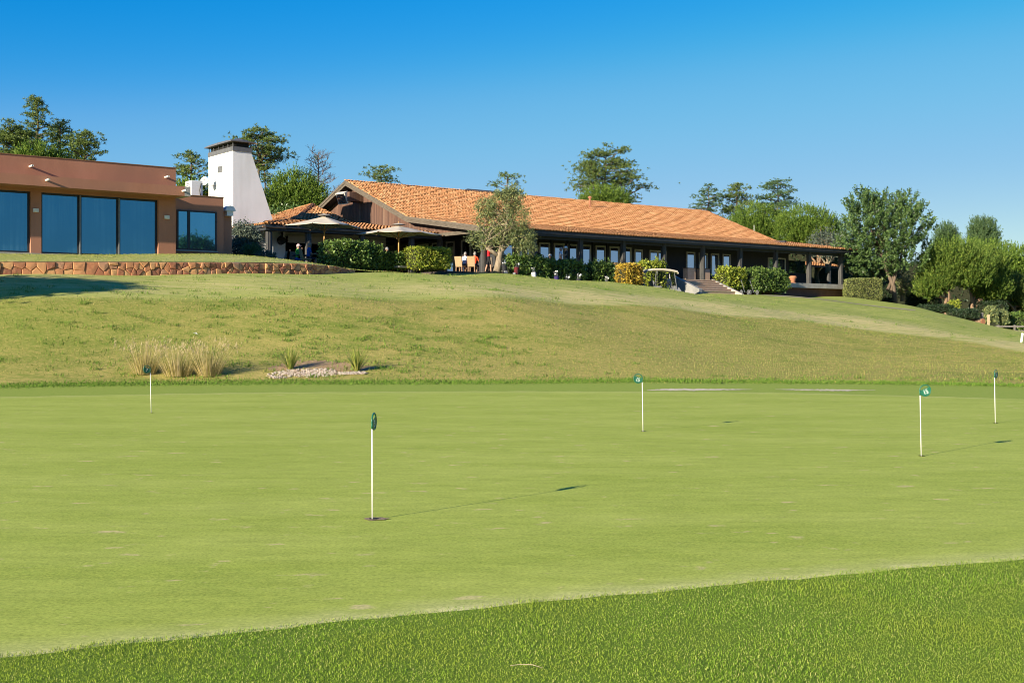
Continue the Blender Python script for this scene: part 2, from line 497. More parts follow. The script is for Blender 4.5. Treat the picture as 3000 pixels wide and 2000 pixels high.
def axis(parts):
    a = []
    for (s, e, st) in parts: a.append(np.arange(s, e, st))
    return np.unique(np.concatenate(a + [np.array([parts[-1][1]])]))
gx = axis([(-900, -120, 60), (-120, -40, 8), (-40, 60, .45), (60, 140, 8), (140, 900, 60)])
gy = axis([(-600, -100, 50), (-100, 0, 10), (0, 28, 1.4), (28, 100, .4), (100, 200, 5), (200, 1500, 100)])
GX, GY = np.meshgrid(gx, gy, indexing='ij')
GZ = gz(GX, GY)
nx, ny = GX.shape
idx = np.arange(nx * ny).reshape(nx, ny)
Fg = np.stack([idx[:-1, :-1], idx[1:, :-1], idx[1:, 1:], idx[:-1, 1:]], -1).reshape(-1, 4)
me = fast_mesh('ground', np.stack([GX, GY, GZ], -1).reshape(-1, 3), Fg, True)
PXc = 1500 + F * GX / np.maximum(GY, 1)
foot = np.interp(PXc, [0, 600, 1500, 1900, 2400, 2800, 3000], [32.3, 33.8, 34.4, 35.2, 34.6, 33.6, 32.8])
mow = np.interp(PXc, [0, 500, 1000, 1457, 1836, 2058, 2200, 2480, 2700, 2850, 3000, 3400], [42, 43, 45, 48, 52, 55, 56, 58, 57, 55, 52, 48])
a_slope = np.clip((GY - foot) / .5 + .5, 0, 1)                 # beyond the collar of the green
a_crest = np.clip((GY - mow) / .8 + .5, 0, 1)                  # mown shorter above this line
straw = np.exp(-((GY - mow - 4.0) / 3.6) ** 2) * np.clip((PXc - 900) / 900, 0.25, 1) * 1.6
dryl = np.clip(1 - np.abs(GY - foot - 2.6) / 2.2, 0, 1)        # dry strip near the foot
dryr = np.exp(-((PXc - 2000) / 520) ** 2) * np.clip(1.15 - np.abs(GY - foot - 7) / 10, 0, 1)
for nme, arr in (('slope', a_slope), ('crest', a_crest), ('straw', straw), ('rough', np.clip((13 - GY) / 3, 0, 1)), ('lush', np.clip(np.exp(-((PXc - 150) / 750) ** 2) * np.clip((GY - foot - 1.5) / 4, 0, 1), 0, 1)), ('dry', np.clip(.7 * dryl + dryr, 0, 1))):
    at_ = me.attributes.new(nme, 'FLOAT', 'POINT')
    at_.data.foreach_set('value', np.ascontiguousarray(arr.reshape(-1), dtype=np.float32))

def groundmat():
    m, nt, bs = nodes('lawn_ground')
    p = coord(nt, 'Position')
    def att(n):
        a = nt.nodes.new('ShaderNodeAttribute'); a.attribute_name = n; return a.outputs['Fac']
    def mul(a, b):
        x = nt.nodes.new('ShaderNodeMath'); x.operation = 'MULTIPLY'
        for s, v in ((x.inputs[0], a), (x.inputs[1], b)):
            if hasattr(v, 'is_output'): nt.links.new(v, s)
            else: s.default_value = v
        return x.outputs[0]
    def add(a, b):
        x = nt.nodes.new('ShaderNodeMath'); x.operation = 'ADD'; x.use_clamp = True
        for s, v in ((x.inputs[0], a), (x.inputs[1], b)):
            if hasattr(v, 'is_output'): nt.links.new(v, s)
            else: s.default_value = v
        return x.outputs[0]
    fine = tex_noise(nt, p, 26, 6, .75)
    midn = tex_noise(nt, mapping(nt, p, (.55, 1, 1)), 1.6, 5, .6)
    g9 = tex_noise(nt, mapping(nt, p, (.7, 1, 1)), 9, 4, .7)
    big = tex_noise(nt, mapping(nt, p, (.5, 1, 1)), .35, 4, .55)
    near = mix(nt, ramp(nt, fine, [(.3, (0, 0, 0)), (.7, (1, 1, 1))]), (.15, .235, .028), (.32, .40, .06))
    near = mix(nt, ramp(nt, g9, [(.35, (0, 0, 0)), (.68, (.7, .7, .7))]), near, (.34, .37, .075))
    lush = mix(nt, ramp(nt, fine, [(.3, (0, 0, 0)), (.7, (1, 1, 1))]), (.10, .145, .02), (.235, .27, .048))
    dry = mix(nt, ramp(nt, fine, [(.3, (0, 0, 0)), (.7, (1, 1, 1))]), (.27, .215, .055), (.54, .43, .145))
    sl = mix(nt, ramp(nt, add(add(mul(midn, .38), mul(big, .3)), mul(g9, .32)), [(.40, (0, 0, 0)), (.57, (1, 1, 1))]), lush, dry)
    drymask = mul(att('dry'), ramp(nt, midn, [(.3, (.25, .25, .25)), (.6, (1, 1, 1))]))
    sl = mix(nt, drymask, sl, mix(nt, ramp(nt, g9, [(.3, (0, 0, 0)), (.62, (1, 1, 1))]), lush, dry))
    sl = mix(nt, mul(att('lush'), ramp(nt, g9, [(.35, (.9, .9, .9)), (.7, (.3, .3, .3))])), sl, lush)
    cr = mix(nt, ramp(nt, fine, [(.3, (0, 0, 0)), (.7, (1, 1, 1))]), (.22, .265, .05), (.37, .40, .095))
    stripe = tex_noise(nt, mapping(nt, p, (.25, 1.3, 1)), 1.2, 5, .65)
    strawc = mix(nt, ramp(nt, fine, [(.3, (0, 0, 0)), (.7, (1, 1, 1))]), (.46, .38, .14), (.64, .54, .25))
    sm = mul(add(att('straw'), 0), ramp(nt, stripe, [(.30, (0, 0, 0)), (.50, (1, 1, 1))]))
    sm = add(sm, mul(ramp(nt, stripe, [(.5, (0, 0, 0)), (.68, (1, 1, 1))]), .45))
    cr = mix(nt, sm, cr, strawc)
    cr = mix(nt, ramp(nt, tex_noise(nt, mapping(nt, p, (.5, 1.4, 1)), 2.1, 5, .7), [(.54, (0, 0, 0)), (.66, (.85, .85, .85))]), cr, mix(nt, ramp(nt, g9, [(.35, (0, 0, 0)), (.65, (1, 1, 1))]), (.10, .165, .02), (.20, .27, .045)))
    c = mix(nt, att('crest'), sl, cr)
    c = mix(nt, att('slope'), near, c)
    c = mix(nt, att('rough'), c, mix(nt, fine, (.10, .17, .014), (.20, .275, .035)))
    nt.links.new(c, bs.inputs['Base Color'])
    bs.inputs['Roughness'].default_value = .95; bs.inputs['Specular IOR Level'].default_value = .1
    bump(nt, bs, add(mul(fine, .7), mul(midn, .5)), .35, .03)
    return m
M['ground'] = groundmat()
g = link('ground', me, M['ground'])
tag(g, kind='structure')

# the putting green, closely mown, with its near and far edges
nearE = [(-30, -5), (-12, 1.2), (-6, 4.2), (-2.593, 6.05), (0, 7.2), (3.69, 8.62), (8, 10.0), (14, 11.6), (40, 16)]
nearX = [p[0] for p in nearE]; nearY = [p[1] for p in nearE]
farX = [-60, -30, -13.6, -6.8, 0, 6.8, 11.5, 15, 24, 40]
farY = [5, 20, 27.3, 29.7, 30.4, 29.8, 27.2, 24.5, 19.5, 18]
gxs = axis([(-30, -14, .6), (-14, 16, .15), (16, 34, .6)])
t = np.linspace(0, 1, 70) ** 1.3
yn = np.interp(gxs, nearX, nearY); yf = np.interp(gxs, farX, farY)
def sm1(a, k):
    for _ in range(k):
        P = np.pad(a, 1, mode='edge'); a = (P[:-2] + 2 * P[1:-1] + P[2:]) / 4
    return a
yn = sm1(yn, 30); yf = sm1(yf, 60)
wob = .03 * np.sin(gxs * 5.1) + .02 * np.sin(gxs * 11.7 + 1)
yn = yn + wob * .6 + rng.normal(0, .008, len(gxs)); yf = yf + wob * 2
PX = np.repeat(gxs[:, None], len(t), 1); PY = yn[:, None] + (yf - yn)[:, None] * t[None]
nx, ny = PX.shape
idx = np.arange(nx * ny).reshape(nx, ny)
Fg = np.stack([idx[:-1, :-1], idx[1:, :-1], idx[1:, 1:], idx[:-1, 1:]], -1).reshape(-1, 4)
edge = np.minimum(1, np.minimum((PY - yn[:, None]) / .35, .45 + (yf[:, None] - PY) / 1.2))
PZ = gz(PX, PY) * 0 + .005
# turned-down lips so the turf meets the ground at both edges
PX = np.concatenate([PX[:, :1], PX, PX[:, -1:]], 1); PY = np.concatenate([PY[:, :1] - .05, PY, PY[:, -1:] + .3], 1)
PZ = np.concatenate([PZ[:, :1] * 0 - .004, PZ, PZ[:, -1:] * 0 - .004], 1); edge = np.concatenate([edge[:, :1], edge, edge[:, -1:]], 1)
nx, ny = PX.shape
idx = np.arange(nx * ny).reshape(nx, ny)
Fg = np.stack([idx[:-1, :-1], idx[1:, :-1], idx[1:, 1:], idx[:-1, 1:]], -1).reshape(-1, 4)
gm = fast_mesh('putting_green', np.stack([PX, PY, PZ], -1).reshape(-1, 3), Fg, True)
a = gm.attributes.new('edge', 'FLOAT', 'POINT')
a.data.foreach_set('value', np.ascontiguousarray(edge.reshape(-1), dtype=np.float32))
def greenmat():
    m, nt, bs = nodes('putting_green_turf')
    p = coord(nt, 'Position')
    f1 = tex_noise(nt, p, 55, 6, .8)
    f2 = tex_noise(nt, p, 9, 5, .7)
    f3 = tex_noise(nt, mapping(nt, p, (.35, 1, 1), (0, 0, .1)), .9, 5, .6)
    f4 = tex_noise(nt, mapping(nt, p, (.5, 1, 1)), 2.2, 4, .6)
    c = mix(nt, ramp(nt, f1, [(.28, (0, 0, 0)), (.72, (1, 1, 1))]), (.185, .258, .032), (.50, .535, .095))
    c = mix(nt, ramp(nt, f2, [(.38, (0, 0, 0)), (.62, (.55, .55, .55))]), c, (.285, .36, .055))
    c = mix(nt, ramp(nt, f3, [(.36, (0, 0, 0)), (.64, (.6, .6, .6))]), c, (.43, .47, .10))
    worn = ramp(nt, tex_noise(nt, mapping(nt, p, (.6, 1, 1)), 4.3, 3, .6), [(.635, (0, 0, 0)), (.70, (.8, .8, .8))])
    c = mix(nt, worn, c, (.56, .47, .21))
    a = nt.nodes.new('ShaderNodeAttribute'); a.attribute_name = 'edge'
    e = ramp(nt, a.outputs['Fac'], [(0, (1, 1, 1)), (.25, (.45, .45, .45)), (1, (0, 0, 0))])
    em = nt.nodes.new('ShaderNodeMath'); em.operation = 'MULTIPLY'
    nt.links.new(e, em.inputs[0])
    nt.links.new(ramp(nt, f4, [(.3, (.2, .2, .2)), (.6, (1, 1, 1))]), em.inputs[1])
    c = mix(nt, em.outputs[0], c, (.58, .54, .25))
    sp = tex_noise(nt, p, 38, 5, .85)
    c = mix(nt, 1.0, c, ramp(nt, sp, [(.3, (.60, .64, .55)), (.5, (1, 1, 1)), (.7, (1.32, 1.28, 1.25))]), 'MULTIPLY')
    c = mix(nt, 1.0, c, ramp(nt, tex_noise(nt, mapping(nt, p, (.3, 1, 1)), 6, 5, .75), [(.3, (.84, .86, .8)), (.7, (1.13, 1.12, 1.1))]), 'MULTIPLY')
    nt.links.new(c, bs.inputs['Base Color'])
    bs.inputs['Roughness'].default_value = .9; bs.inputs['Specular IOR Level'].default_value = .12
    bump(nt, bs, sp, .2, .012)
    return m
M['green'] = greenmat()
tag(link('putting_green', gm, M['green']), kind='structure')

# ------------------------------------------------------------------ grass blades
def blades(P, L, Wd, lean=.6, rs=None):
    """P (n,3) roots -> kite shaped blades, random heading and lean"""
    rs = rs or rng
    n = len(P)
    az = rs.uniform(0, 2 * np.pi, n); ln = np.abs(rs.normal(0, lean, n))
    L = np.broadcast_to(L, n) if np.ndim(L) == 0 else L
    d = np.stack([np.cos(az) * np.sin(ln), np.sin(az) * np.sin(ln), np.cos(ln)], -1)
    sz = rs.uniform(0, 2 * np.pi, n)
    s = np.stack([np.cos(sz), np.sin(sz), np.zeros(n)], -1) * (np.broadcast_to(Wd, n) / 2)[:, None]
    tip = P + d * L[:, None]; tip[:, 2] -= .25 * L * ln
    mid = P + d * (L * .45)[:, None]
    V = np.stack([P - s * .6, mid + s, tip, mid - s], 1).reshape(-1, 3)
    Fc = np.arange(4 * n).reshape(n, 4)
    return V, Fc

def near_edge_y(X): return np.interp(X, gxs, yn)
M['blade_near'] = leafmat('rough_grass_blade', [(.10, .19, .012), (.175, .305, .022), (.245, .385, .034), (.32, .43, .055), (.54, .51, .18)], .35, .7, .12, patch=(1.1, (.30, .36, .04)))
n0 = 520000
Yb = 3.6 + 6.4 * rng.random(n0) ** 1.25; Xb = rng.uniform(-.50, .50, n0) * Yb * 1.04
ok = Yb < near_edge_y(Xb) + np.abs(rng.normal(0, .028, n0)) - .004
Xb = Xb[ok]; Yb = Yb[ok]
clump = .5 + .5 * np.sin(Xb * 3.1 + 1.7 * np.sin(Yb * 2.3)) * np.sin(Yb * 4.1 + 1.3 * np.sin(Xb * 2.7))
Lb = rng.uniform(.009, .020, len(Xb)) * (.7 + .6 * clump) * (1 + .35 * np.exp(-np.abs(near_edge_y(Xb) - Yb) / .12))
V, Fc = blades(np.stack([Xb, Yb, np.zeros(len(Xb))], -1), Lb, .0034, .9)
g = link('rough_grass', fast_mesh('rough_grass', V, Fc), M['blade_near'])
tag(g, 'lush green rough grass along the near edge of the putting green', 'grass', kind='stuff')

# tufts and short blades on the bank behind the green
M['blade_slope'] = leafmat('bank_grass_blade', [(.08, .15, .018), (.15, .225, .032), (.23, .28, .05), (.36, .33, .085), (.52, .41, .15)], .3, .7, .12)
M['blade_weed'] = leafmat('weed_grass_blade', [(.08, .165, .02), (.13, .225, .03), (.20, .29, .05)], .3, .7, .12)
n0 = 150000
Yb = rng.uniform(0, 1, n0) ** .8 * 26 + 34.2; xb = rng.uniform(-120, 3120, n0); Xb = (xb - 1500) / F * Yb
mw = np.interp(xb, [0, 500, 1000, 1457, 1836, 2058, 2200, 2480, 2700, 2850, 3000], [42, 43, 45, 48, 52, 55, 56, 58, 57, 55, 52])
ok = Yb < mw + rng.normal(0, .15, n0)
Xb = Xb[ok]; Yb = Yb[ok]
V, Fc = blades(np.stack([Xb, Yb, gz(Xb, Yb)], -1), rng.uniform(.03, .075, len(Xb)), .016, .7)
tag(link('bank_grass', fast_mesh('bank_grass', V, Fc), M['blade_slope']), 'short dry and green grass on the bank behind the green', 'grass', kind='stuff')
# coarse green tussocks
P = []; L = []
def tussocks(n, x0, x1, y0, y1, dens):
    for _ in range(n):
        x = random.uniform(x0, x1); Y = random.uniform(y0, y1)
        if random.random() > dens(x, Y): continue
        X = (x - 1500) / F * Y
        k = random.randint(14, 34); r = random.uniform(.10, .30)
        for _ in range(k):
            a = random.uniform(0, 6.28); q = r * math.sqrt(random.random())
            P.append((X + 1.7 * q * math.cos(a), Y + q * math.sin(a))); L.append(random.uniform(.07, .17))
tussocks(1250, -80, 1900, 35.5, 52, lambda x, Y: math.exp(-((x - 850) / 620) ** 2 - ((Y - 39.5) / 4.2) ** 2) + .10)
tussocks(420, 900, 3000, 50, 72, lambda x, Y: .35)
tussocks(160, -50, 3050, 34.2, 36.5, lambda x, Y: .6)
P = np.array(P); L = np.array(L)
V, Fc = blades(np.stack([P[:, 0], P[:, 1], gz(P[:, 0], P[:, 1]) - .01], -1), L, .020, .75)
tag(link('tussock_grass', fast_mesh('tussock_grass', V, Fc), M['blade_weed']), 'coarse green tussocks scattered over the bank', 'grass', kind='stuff')
# lip of longer grass where the collar meets the bank
n0 = 26000
xb = rng.uniform(-100, 3100, n0)
ft = np.interp(xb, [0, 600, 1500, 1900, 2400, 2800, 3000], [32.3, 33.8, 34.4, 35.2, 34.6, 33.6, 32.8])
Yb = ft + rng.normal(.1, .35, n0); Xb = (xb - 1500) / F * Yb
V, Fc = blades(np.stack([Xb, Yb, gz(Xb, Yb)], -1), rng.uniform(.04, .09, n0), .018, .6)
tag(link('collar_grass', fast_mesh('collar_grass', V, Fc), M['blade_weed']), 'bright green grass lip along the foot of the bank', 'grass', kind='stuff')

# bare sandy strip on the collar, a soil bed by the spiky plants, gravel path, road
def ribbon(name, pts, wid, mat, dz, wig=.0):
    """a sheet that follows the ground along a line of (X, Y)"""
    n = 60
    s = np.linspace(0, 1, n); q = np.linspace(0, 1, len(pts))
    X = np.interp(s, q, [p[0] for p in pts]); Y = np.interp(s, q, [p[1] for p in pts])
    dx = np.gradient(X); dy = np.gradient(Y); l = np.hypot(dx, dy)
    wv = np.interp(s, np.linspace(0, 1, len(wid)), wid) / 2
    rows = []
    for k in np.linspace(-1, 1, 7):
        ww = k * wv * (1 + wig * rng.normal(0, 1, n))
        xx = X - dy / l * ww; yy = Y + dx / l * ww
        rows.append(np.stack([xx, yy, gz(xx, yy) + dz], -1))
    V = np.stack(rows, 1)
    i = np.arange(n * 7).reshape(n, 7)
    Fc = np.stack([i[:-1, :-1], i[1:, :-1], i[1:, 1:], i[:-1, 1:]], -1).reshape(-1, 4)
    return link(name, fast_mesh(name, V.reshape(-1, 3), Fc, True), mat)
M['sand'] = pmat('bare_sandy_turf', (.50, .42, .28), (.68, .58, .42), 8, .95, 0, 40, c3=(.34, .36, .12))
tag(ribbon('bare_strip', [(3.5, 31.0), (4.6, 31.2), (6.3, 31.3)], [.1, .9, 1.0, .7, .1], M['sand'], .005, .22), kind='structure')
tag(ribbon('bare_patch', [(6.9, 31.3), (8.2, 31.0), (9.4, 30.9)], [.1, .6, .9, .6, .1], M['sand'], .005, .22), kind='structure')
pp = [W(64.5, -54.6, 0), W(66.5, -53.6, 0), W(69, -51.3, 0), W(72, -47.6, 0)]
tag(ribbon('gravel_path', [(p.x, p.y) for p in pp], [1.5, 1.3, 1.2, .9], M['gravelpath'], .012), kind='structure')

# ------------------------------------------------------------------ roof tiles
def tile_template(r0=.105, r1=.085, length=.50, segs=6, cover=True):
    v = []
    for (y, r, dz) in ((0, r0, .035), (length, r1, 0)):
        for k in range(segs + 1):
            a = math.pi * k / segs
            if cover: v.append((r * math.cos(a), y, dz + .02 + r * .85 * math.sin(a)))
            else: v.append((-r * math.cos(a), y, dz + .05 - r * .6 * math.sin(a)))
    f = [(k + 1, k, segs + 1 + k, segs + 2 + k) for k in range(segs)]
    return np.array(v), np.array(f)
TC = tile_template(cover=True); TP = tile_template(.11, .10, .5, 4, False)
PITCH = .25; COURSE = .40
def tile_field(O, E, S, e0, e1, s0, s1, inside, skip_first=False, seed=1):
    rs = np.random.default_rng(seed)
    E = np.array(E, float); S = np.array(S, float); Nn = np.cross(E, S); O = np.array(O, float)
    cols = np.arange(e0 + PITCH / 2, e1, PITCH); rows = np.arange(s0, s1, COURSE)
    Vs = []; Fs = []; off = 0
    for (T, de, sk) in ((TC, 0, skip_first), (TP, PITCH / 2, False)):
        ee, ss = np.meshgrid(cols + de, rows[1:] if sk else rows)
        ee = ee.ravel(); ss = ss.ravel()
        k = inside(ee, ss + .15); ee = ee[k]; ss = ss[k]
        n = len(ee)
        ee = ee + rs.normal(0, .008, n); ss = ss + rs.normal(0, .014, n)
        up = rs.normal(0, .006, n); yaw = rs.normal(0, .02, n)
        tv, tf = T
        x = tv[None, :, 0] + yaw[:, None] * tv[None, :, 1] + ee[:, None]
        y = tv[None, :, 1] + ss[:, None]
        z = tv[None, :, 2] + up[:, None]
        V = O + x[..., None] * E + y[..., None] * S + z[..., None] * Nn
        Vs.append(V.reshape(-1, 3))
        Fs.append((tf[None] + (np.arange(n) * len(tv))[:, None, None]).reshape(-1, 4) + off)
        off += n * len(tv)
    return np.concatenate(Vs), np.concatenate(Fs)
def solid_tile():
    mb = MB()
    segs = 6; o = []; i_ = []
    for (y, r, dz) in ((0, .105, .035), (.5, .085, 0)):
        for q in (0, .018):
            for k in range(segs + 1):
                a = math.pi * k / segs
                rr = r - q
                o.append((rr * math.cos(a), y, dz + .02 + rr * .85 * math.sin(a)))
    n = segs + 1
    f = []
    for k in range(segs):
        f.append((k + 1, k, 2 * n + k, 2 * n + k + 1))
        f.append((n + k, n + k + 1, 3 * n + k + 1, 3 * n + k))
        f.append((k, k + 1, n + k + 1, n + k))
    mb.add(o, f)
    return mb.mesh('roof_tile', True)
TILE_ME = solid_tile(); TILE_ME.materials.append(M['tile'])
def ridge_tile():
    mb = MB(); segs = 6; v = []
    for (x, r) in ((0, .14), (.46, .115)):
        for k in range(segs + 1):
            a = math.pi * k / segs
            v.append((x, r * math.cos(a), r * .8 * math.sin(a)))
    n = segs + 1
    mb.add(v, [(k, k + 1, n + k + 1, n + k) for k in range(segs)] + [tuple(range(n))])
    return mb.mesh('ridge_tile', True)
RIDGE_ME = ridge_tile(); RIDGE_ME.materials.append(M['tile'])
def place_tiles(bld, parent, O, E, S, es, s):
    """single tiles along an eave"""
    E = Vector(E); S = Vector(S); Nn = E.cross(S)
    rot = Matrix((E, S, Nn)).transposed().to_euler()
    for e in es:
        p = Vector(O) + E * (e + random.gauss(0, .006)) + S * (s + random.gauss(0, .01))
        bld.inst('roof_tile', TILE_ME, p.x, p.y, p.z, parent, rot)
def cap_row(bld, parent, p0, p1, step=.40):
    p0 = Vector(p0); p1 = Vector(p1); d = (p1 - p0); L = d.length; d.normalize()
    side = Vector((0, 0, 1)).cross(d).normalized(); up = d.cross(side)
    rot = Matrix((d, side, up)).transposed().to_euler()
    k = 0
    while k * step < L - .2:
        p = p0 + d * (k * step)
        bld.inst('ridge_tile', RIDGE_ME, p.x, p.y, p.z + random.gauss(0, .006), parent, rot); k += 1

# ------------------------------------------------------------------ the long clubhouse
FL = 4.90
UG, UR = 43.04, 80.6
EB, EZ, BB, BZ, RB, RZ = 58.34, 7.66, 66.63, 8.82, 74.64, 11.96
ch = Bld('clubhouse', 43.0, 58.9, FL, 'long low clubhouse with orange tiled roof, boarded gable and dark colonnaded veranda', 'building')
def roofz(b):
    return float(np.interp(b, [EB, BB, RB, 2 * RB - BB, 2 * RB - EB], [EZ, BZ, RZ, BZ, EZ]))
prof = [(EB, EZ), (BB, BZ), (RB, RZ), (2 * RB - BB, BZ), (2 * RB - EB, EZ)]
mb = MB()
for i in range(4):
    (b0, z0), (b1, z1) = prof[i], prof[i + 1]
    mb.hexa([(UG + .04, b0, z0 - .2), (UR, b0, z0 - .2), (UR, b1, z1 - .2), (UG + .04, b1, z1 - .2),
             (UG + .04, b0, z0), (UR, b0, z0), (UR, b1, z1), (UG + .04, b1, z1)])
roof = ch.part('roof', mb, M['darkwood'])
def slope_field(b0, z0, b1, z1, seed, skip):
    L = math.hypot(b1 - b0, z1 - z0); S = (0, (b1 - b0) / L, (z1 - z0) / L)
    return tile_field((0, b0, z0), (1, 0, 0), S, UG, UR, -.06 if skip else .05, L, lambda e, s: s < L + .1, skip, seed), S, L
(V1, F1), S1, L1 = slope_field(EB, EZ, BB, BZ, 3, True)
(V2, F2), S2, L2 = slope_field(BB, BZ, RB, RZ, 4, False)
V = np.concatenate([V1, V2]) - np.array(ch.o); Fc = np.concatenate([F1, F2 + len(V1)])
o = link('tile_courses', fast_mesh('tile_courses', V, Fc, True), M['tile'], roof)
tag(o, kind='stuff')
place_tiles(ch, roof, (0, EB, EZ), (1, 0, 0), S1, np.arange(UG + PITCH / 2, UR, PITCH), -.06)
cap_row(ch, roof, (UG, RB, RZ + .02), (UR, RB, RZ + .02))
# back slope, plain tiled sheet
mb = MB()
for (b0, z0), (b1, z1) in ((prof[2], prof[3]), (prof[3], prof[4])):
    mb.hexa([(UG, b0, z0 + .02), (UR, b0, z0 + .02), (UR, b1, z1 + .02), (UG, b1, z1 + .02), (UG, b0, z0 + .1), (UR, b0, z0 + .1), (UR, b1, z1 + .1), (UG, b1, z1 + .1)])
ch.part('back_tiles', mb, M['tile'], roof)
# barge boards on both ends
for uu in (UG - .07, UR + .01):
    for i in range(4):
        (b0, z0), (b1, z1) = prof[i], prof[i + 1]
        mb = MB(); q = .30
        mb.hexa([(uu, b0, z0 - q), (uu + .06, b0, z0 - q), (uu + .06, b1, z1 - q), (uu, b1, z1 - q),
                 (uu, b0, z0 + .06), (uu + .06, b0, z0 + .06), (uu + .06, b1, z1 + .06), (uu, b1, z1 + .06)])
        mb.hexa([(uu - .04, b0, z0 - .1), (uu, b0, z0 - .1), (uu, b1, z1 - .1), (uu - .04, b1, z1 - .1),
                 (uu - .04, b0, z0 + .08), (uu, b0, z0 + .08), (uu, b1, z1 + .08), (uu - .04, b1, z1 + .08)])
        ch.part('barge_board', mb, M['oldwood'], roof)
# eave fascia, beam, soffit
ch.part('fascia', MB().box(UG, UR, EB + .06, EB + .12, 7.34, 7.62), M['darkwood'])
ch.part('beam', MB().box(43.6, 80.2, 58.85, 59.05, 7.18, 7.44), M['darkwood'])
ch.part('soffit', MB().box(43.85, 80.5, 58.5, 61.9, 7.445, 7.48).box(43.85, 46.7, 61.9, 82, 7.57, 7.6), M['veranda'])
# columns
COLU = [43.66, 47.6, 51.5, 55.31, 59.15, 63.06, 67.04, 71.03, 74.99, 78.95]
cm = MB(); cm.box(-.14, .14, -.14, .14, 0, 2.5).box(-.165, -.14, -.045, .045, 0, 2.5).box(.14, .165, -.045, .045, 0, 2.5).box(-.045, .045, -.165, -.14, 0, 2.5)
CME = cm.mesh('column'); CME.materials.append(M['postwood'])
for u_ in COLU: ch.inst('column', CME, u_, 58.94, FL)
for b_ in (63.85, 68.9, 74.0, 79.1): ch.inst('column', CME, 43.74, b_, FL)
# gable end: boards above a beam
ch.part('gable_beam', MB().box(43.55, 43.86, 58.8, 84, 7.40, 7.62), M['oldwood'])
ch.part('gable_backing', MB().add([(43.80, 58.6, 7.62), (43.80, 90.6, 7.62), (43.80, 90.6, 7.5), (43.80, 82.65, 8.6), (43.80, 74.64, 11.7), (43.80, 66.63, 8.6), (43.80, 58.6, 7.63)],
        [(0, 1, 3, 4, 5)]), M['veranda'])
b_ = 58.62; k = 0
while b_ < 90.4:
    w = .143; z0, z1 = roofz(b_) - .21, roofz(b_ + w) - .21
    zb = 7.625 + random.uniform(0, .0)
    if min(z0, z1) > zb + .03:
        mb = MB(); d = random.uniform(0, .012)
        mb.hexa([(43.72 + d, b_, zb), (43.79, b_, zb), (43.79, b_ + w, zb), (43.72 + d, b_ + w, zb),
                 (43.72 + d, b_, z0), (43.79, b_, z0), (43.79, b_ + w, z1), (43.72 + d, b_ + w, z1)])
        ch.part('board', mb, M['board'])
    b_ += .152
# veranda walls
ch.part('front_wall', MB().box(46.74, 76.2, 61.9, 62.1, FL, 7.6), M['veranda'])
ch.part('side_wall', MB().box(46.74, 46.94, 62.1, 90, FL, 7.6), M['veranda'])
ch.part('end_wall', MB().box(76.0, 76.2, 62.1, 90, FL, 8.5), M['veranda'])
ch.part('half_wall', MB().box(76.2, 78.4, 61.9, 62.0, FL, FL + 1.0), M['veranda'])
ch.part('glass_screen', MB().box(76.25, 78.35, 61.93, 61.96, FL + 1.0, 6.9), M['pane'])
def window_n(bld, u0, u1, z0, z1, b, fw=.11, pane='pane', mullion=False, name='window', fmat='frame', parent=None):
    """window in a wall that faces the lawn"""
    mb = MB()
    mb.box(u0, u0 + fw, b - .06, b + .02, z0, z1).box(u1 - fw, u1, b - .06, b + .02, z0, z1)
    mb.box(u0 + fw, u1 - fw, b - .06, b + .02, z1 - fw, z1).box(u0 + fw, u1 - fw, b - .06, b + .02, z0, z0 + fw)
    if mullion:
        c = (u0 + u1) / 2; mb.box(c - fw * .6, c + fw * .6, b - .06, b + .02, z0 + fw, z1 - fw)
    f = bld.part(name, mb, M[fmat], parent)
    bld.part('pane', MB().box(u0 + fw * .9, u1 - fw * .9, b - .025, b - .005, z0 + fw * .9, z1 - fw * .9), M[pane], f)
    return f
WB = 61.88
for (u0, u1) in [(47.3, 48.25), (48.7, 49.65), (50.4, 51.34), (51.67, 52.61), (52.88, 53.81), (54.08, 55.02), (55.44, 56.39), (56.75, 57.69), (57.95, 58.85)]:
    window_n(ch, u0, u1, FL + .12, 7.24, WB)
window_n(ch, 59.15, 59.96, FL + .6, 7.12, WB)
window_n(ch, 60.64, 62.37, FL + .02, 7.12, WB, mullion=True, name='door')
window_n(ch, 64.45, 65.38, FL + .02, 7.14, WB, .1, name='door')
for (u0, u1) in [(65.8, 66.71), (67.1, 67.98), (68.38, 69.25)]:
    window_n(ch, u0, u1, FL + .5, 7.12, WB, .1)
window_n(ch, 73.65, 75.76, FL + .3, 7.05, WB, mullion=True)
# slim dark pilasters between the porch windows
for uu in (50.0, 51.5, 53.0, 55.23, 56.57, 57.82):
    ch.part('pilaster', MB().box(uu - .07, uu + .07, 61.8, 61.9, FL, 7.44), M['darkwood'])
def window_u(bld, b0, b1, z0, z1, u, fw=.11, pane='pane', name='window', fmat='frame'):
    mb = MB()
    mb.box(u - .06, u + .02, b0, b0 + fw, z0, z1).box(u - .06, u + .02, b1 - fw, b1, z0, z1)
    mb.box(u - .06, u + .02, b0 + fw, b1 - fw, z1 - fw, z1).box(u - .06, u + .02, b0 + fw, b1 - fw, z0, z0 + fw)
    f = bld.part(name, mb, M[fmat])
    bld.part('pane', MB().box(u - .025, u - .005, b0 + fw * .9, b1 - fw * .9, z0 + fw * .9, z1 - fw * .9), M[pane], f)
    return f
window_u(ch, 64.5, 65.6, FL + .6, 7.42, 46.72)
d = window_u(ch, 66.4, 67.4, FL + .02, 7.42, 46.72, .12, name='door')
ch.part('handle', MB().box(46.62, 46.66, 67.3, 67.34, FL + .95, FL + 1.2), M['black'], d)
window_u(ch, 68.4, 69.1, FL + .8, 7.42, 46.72, .1)
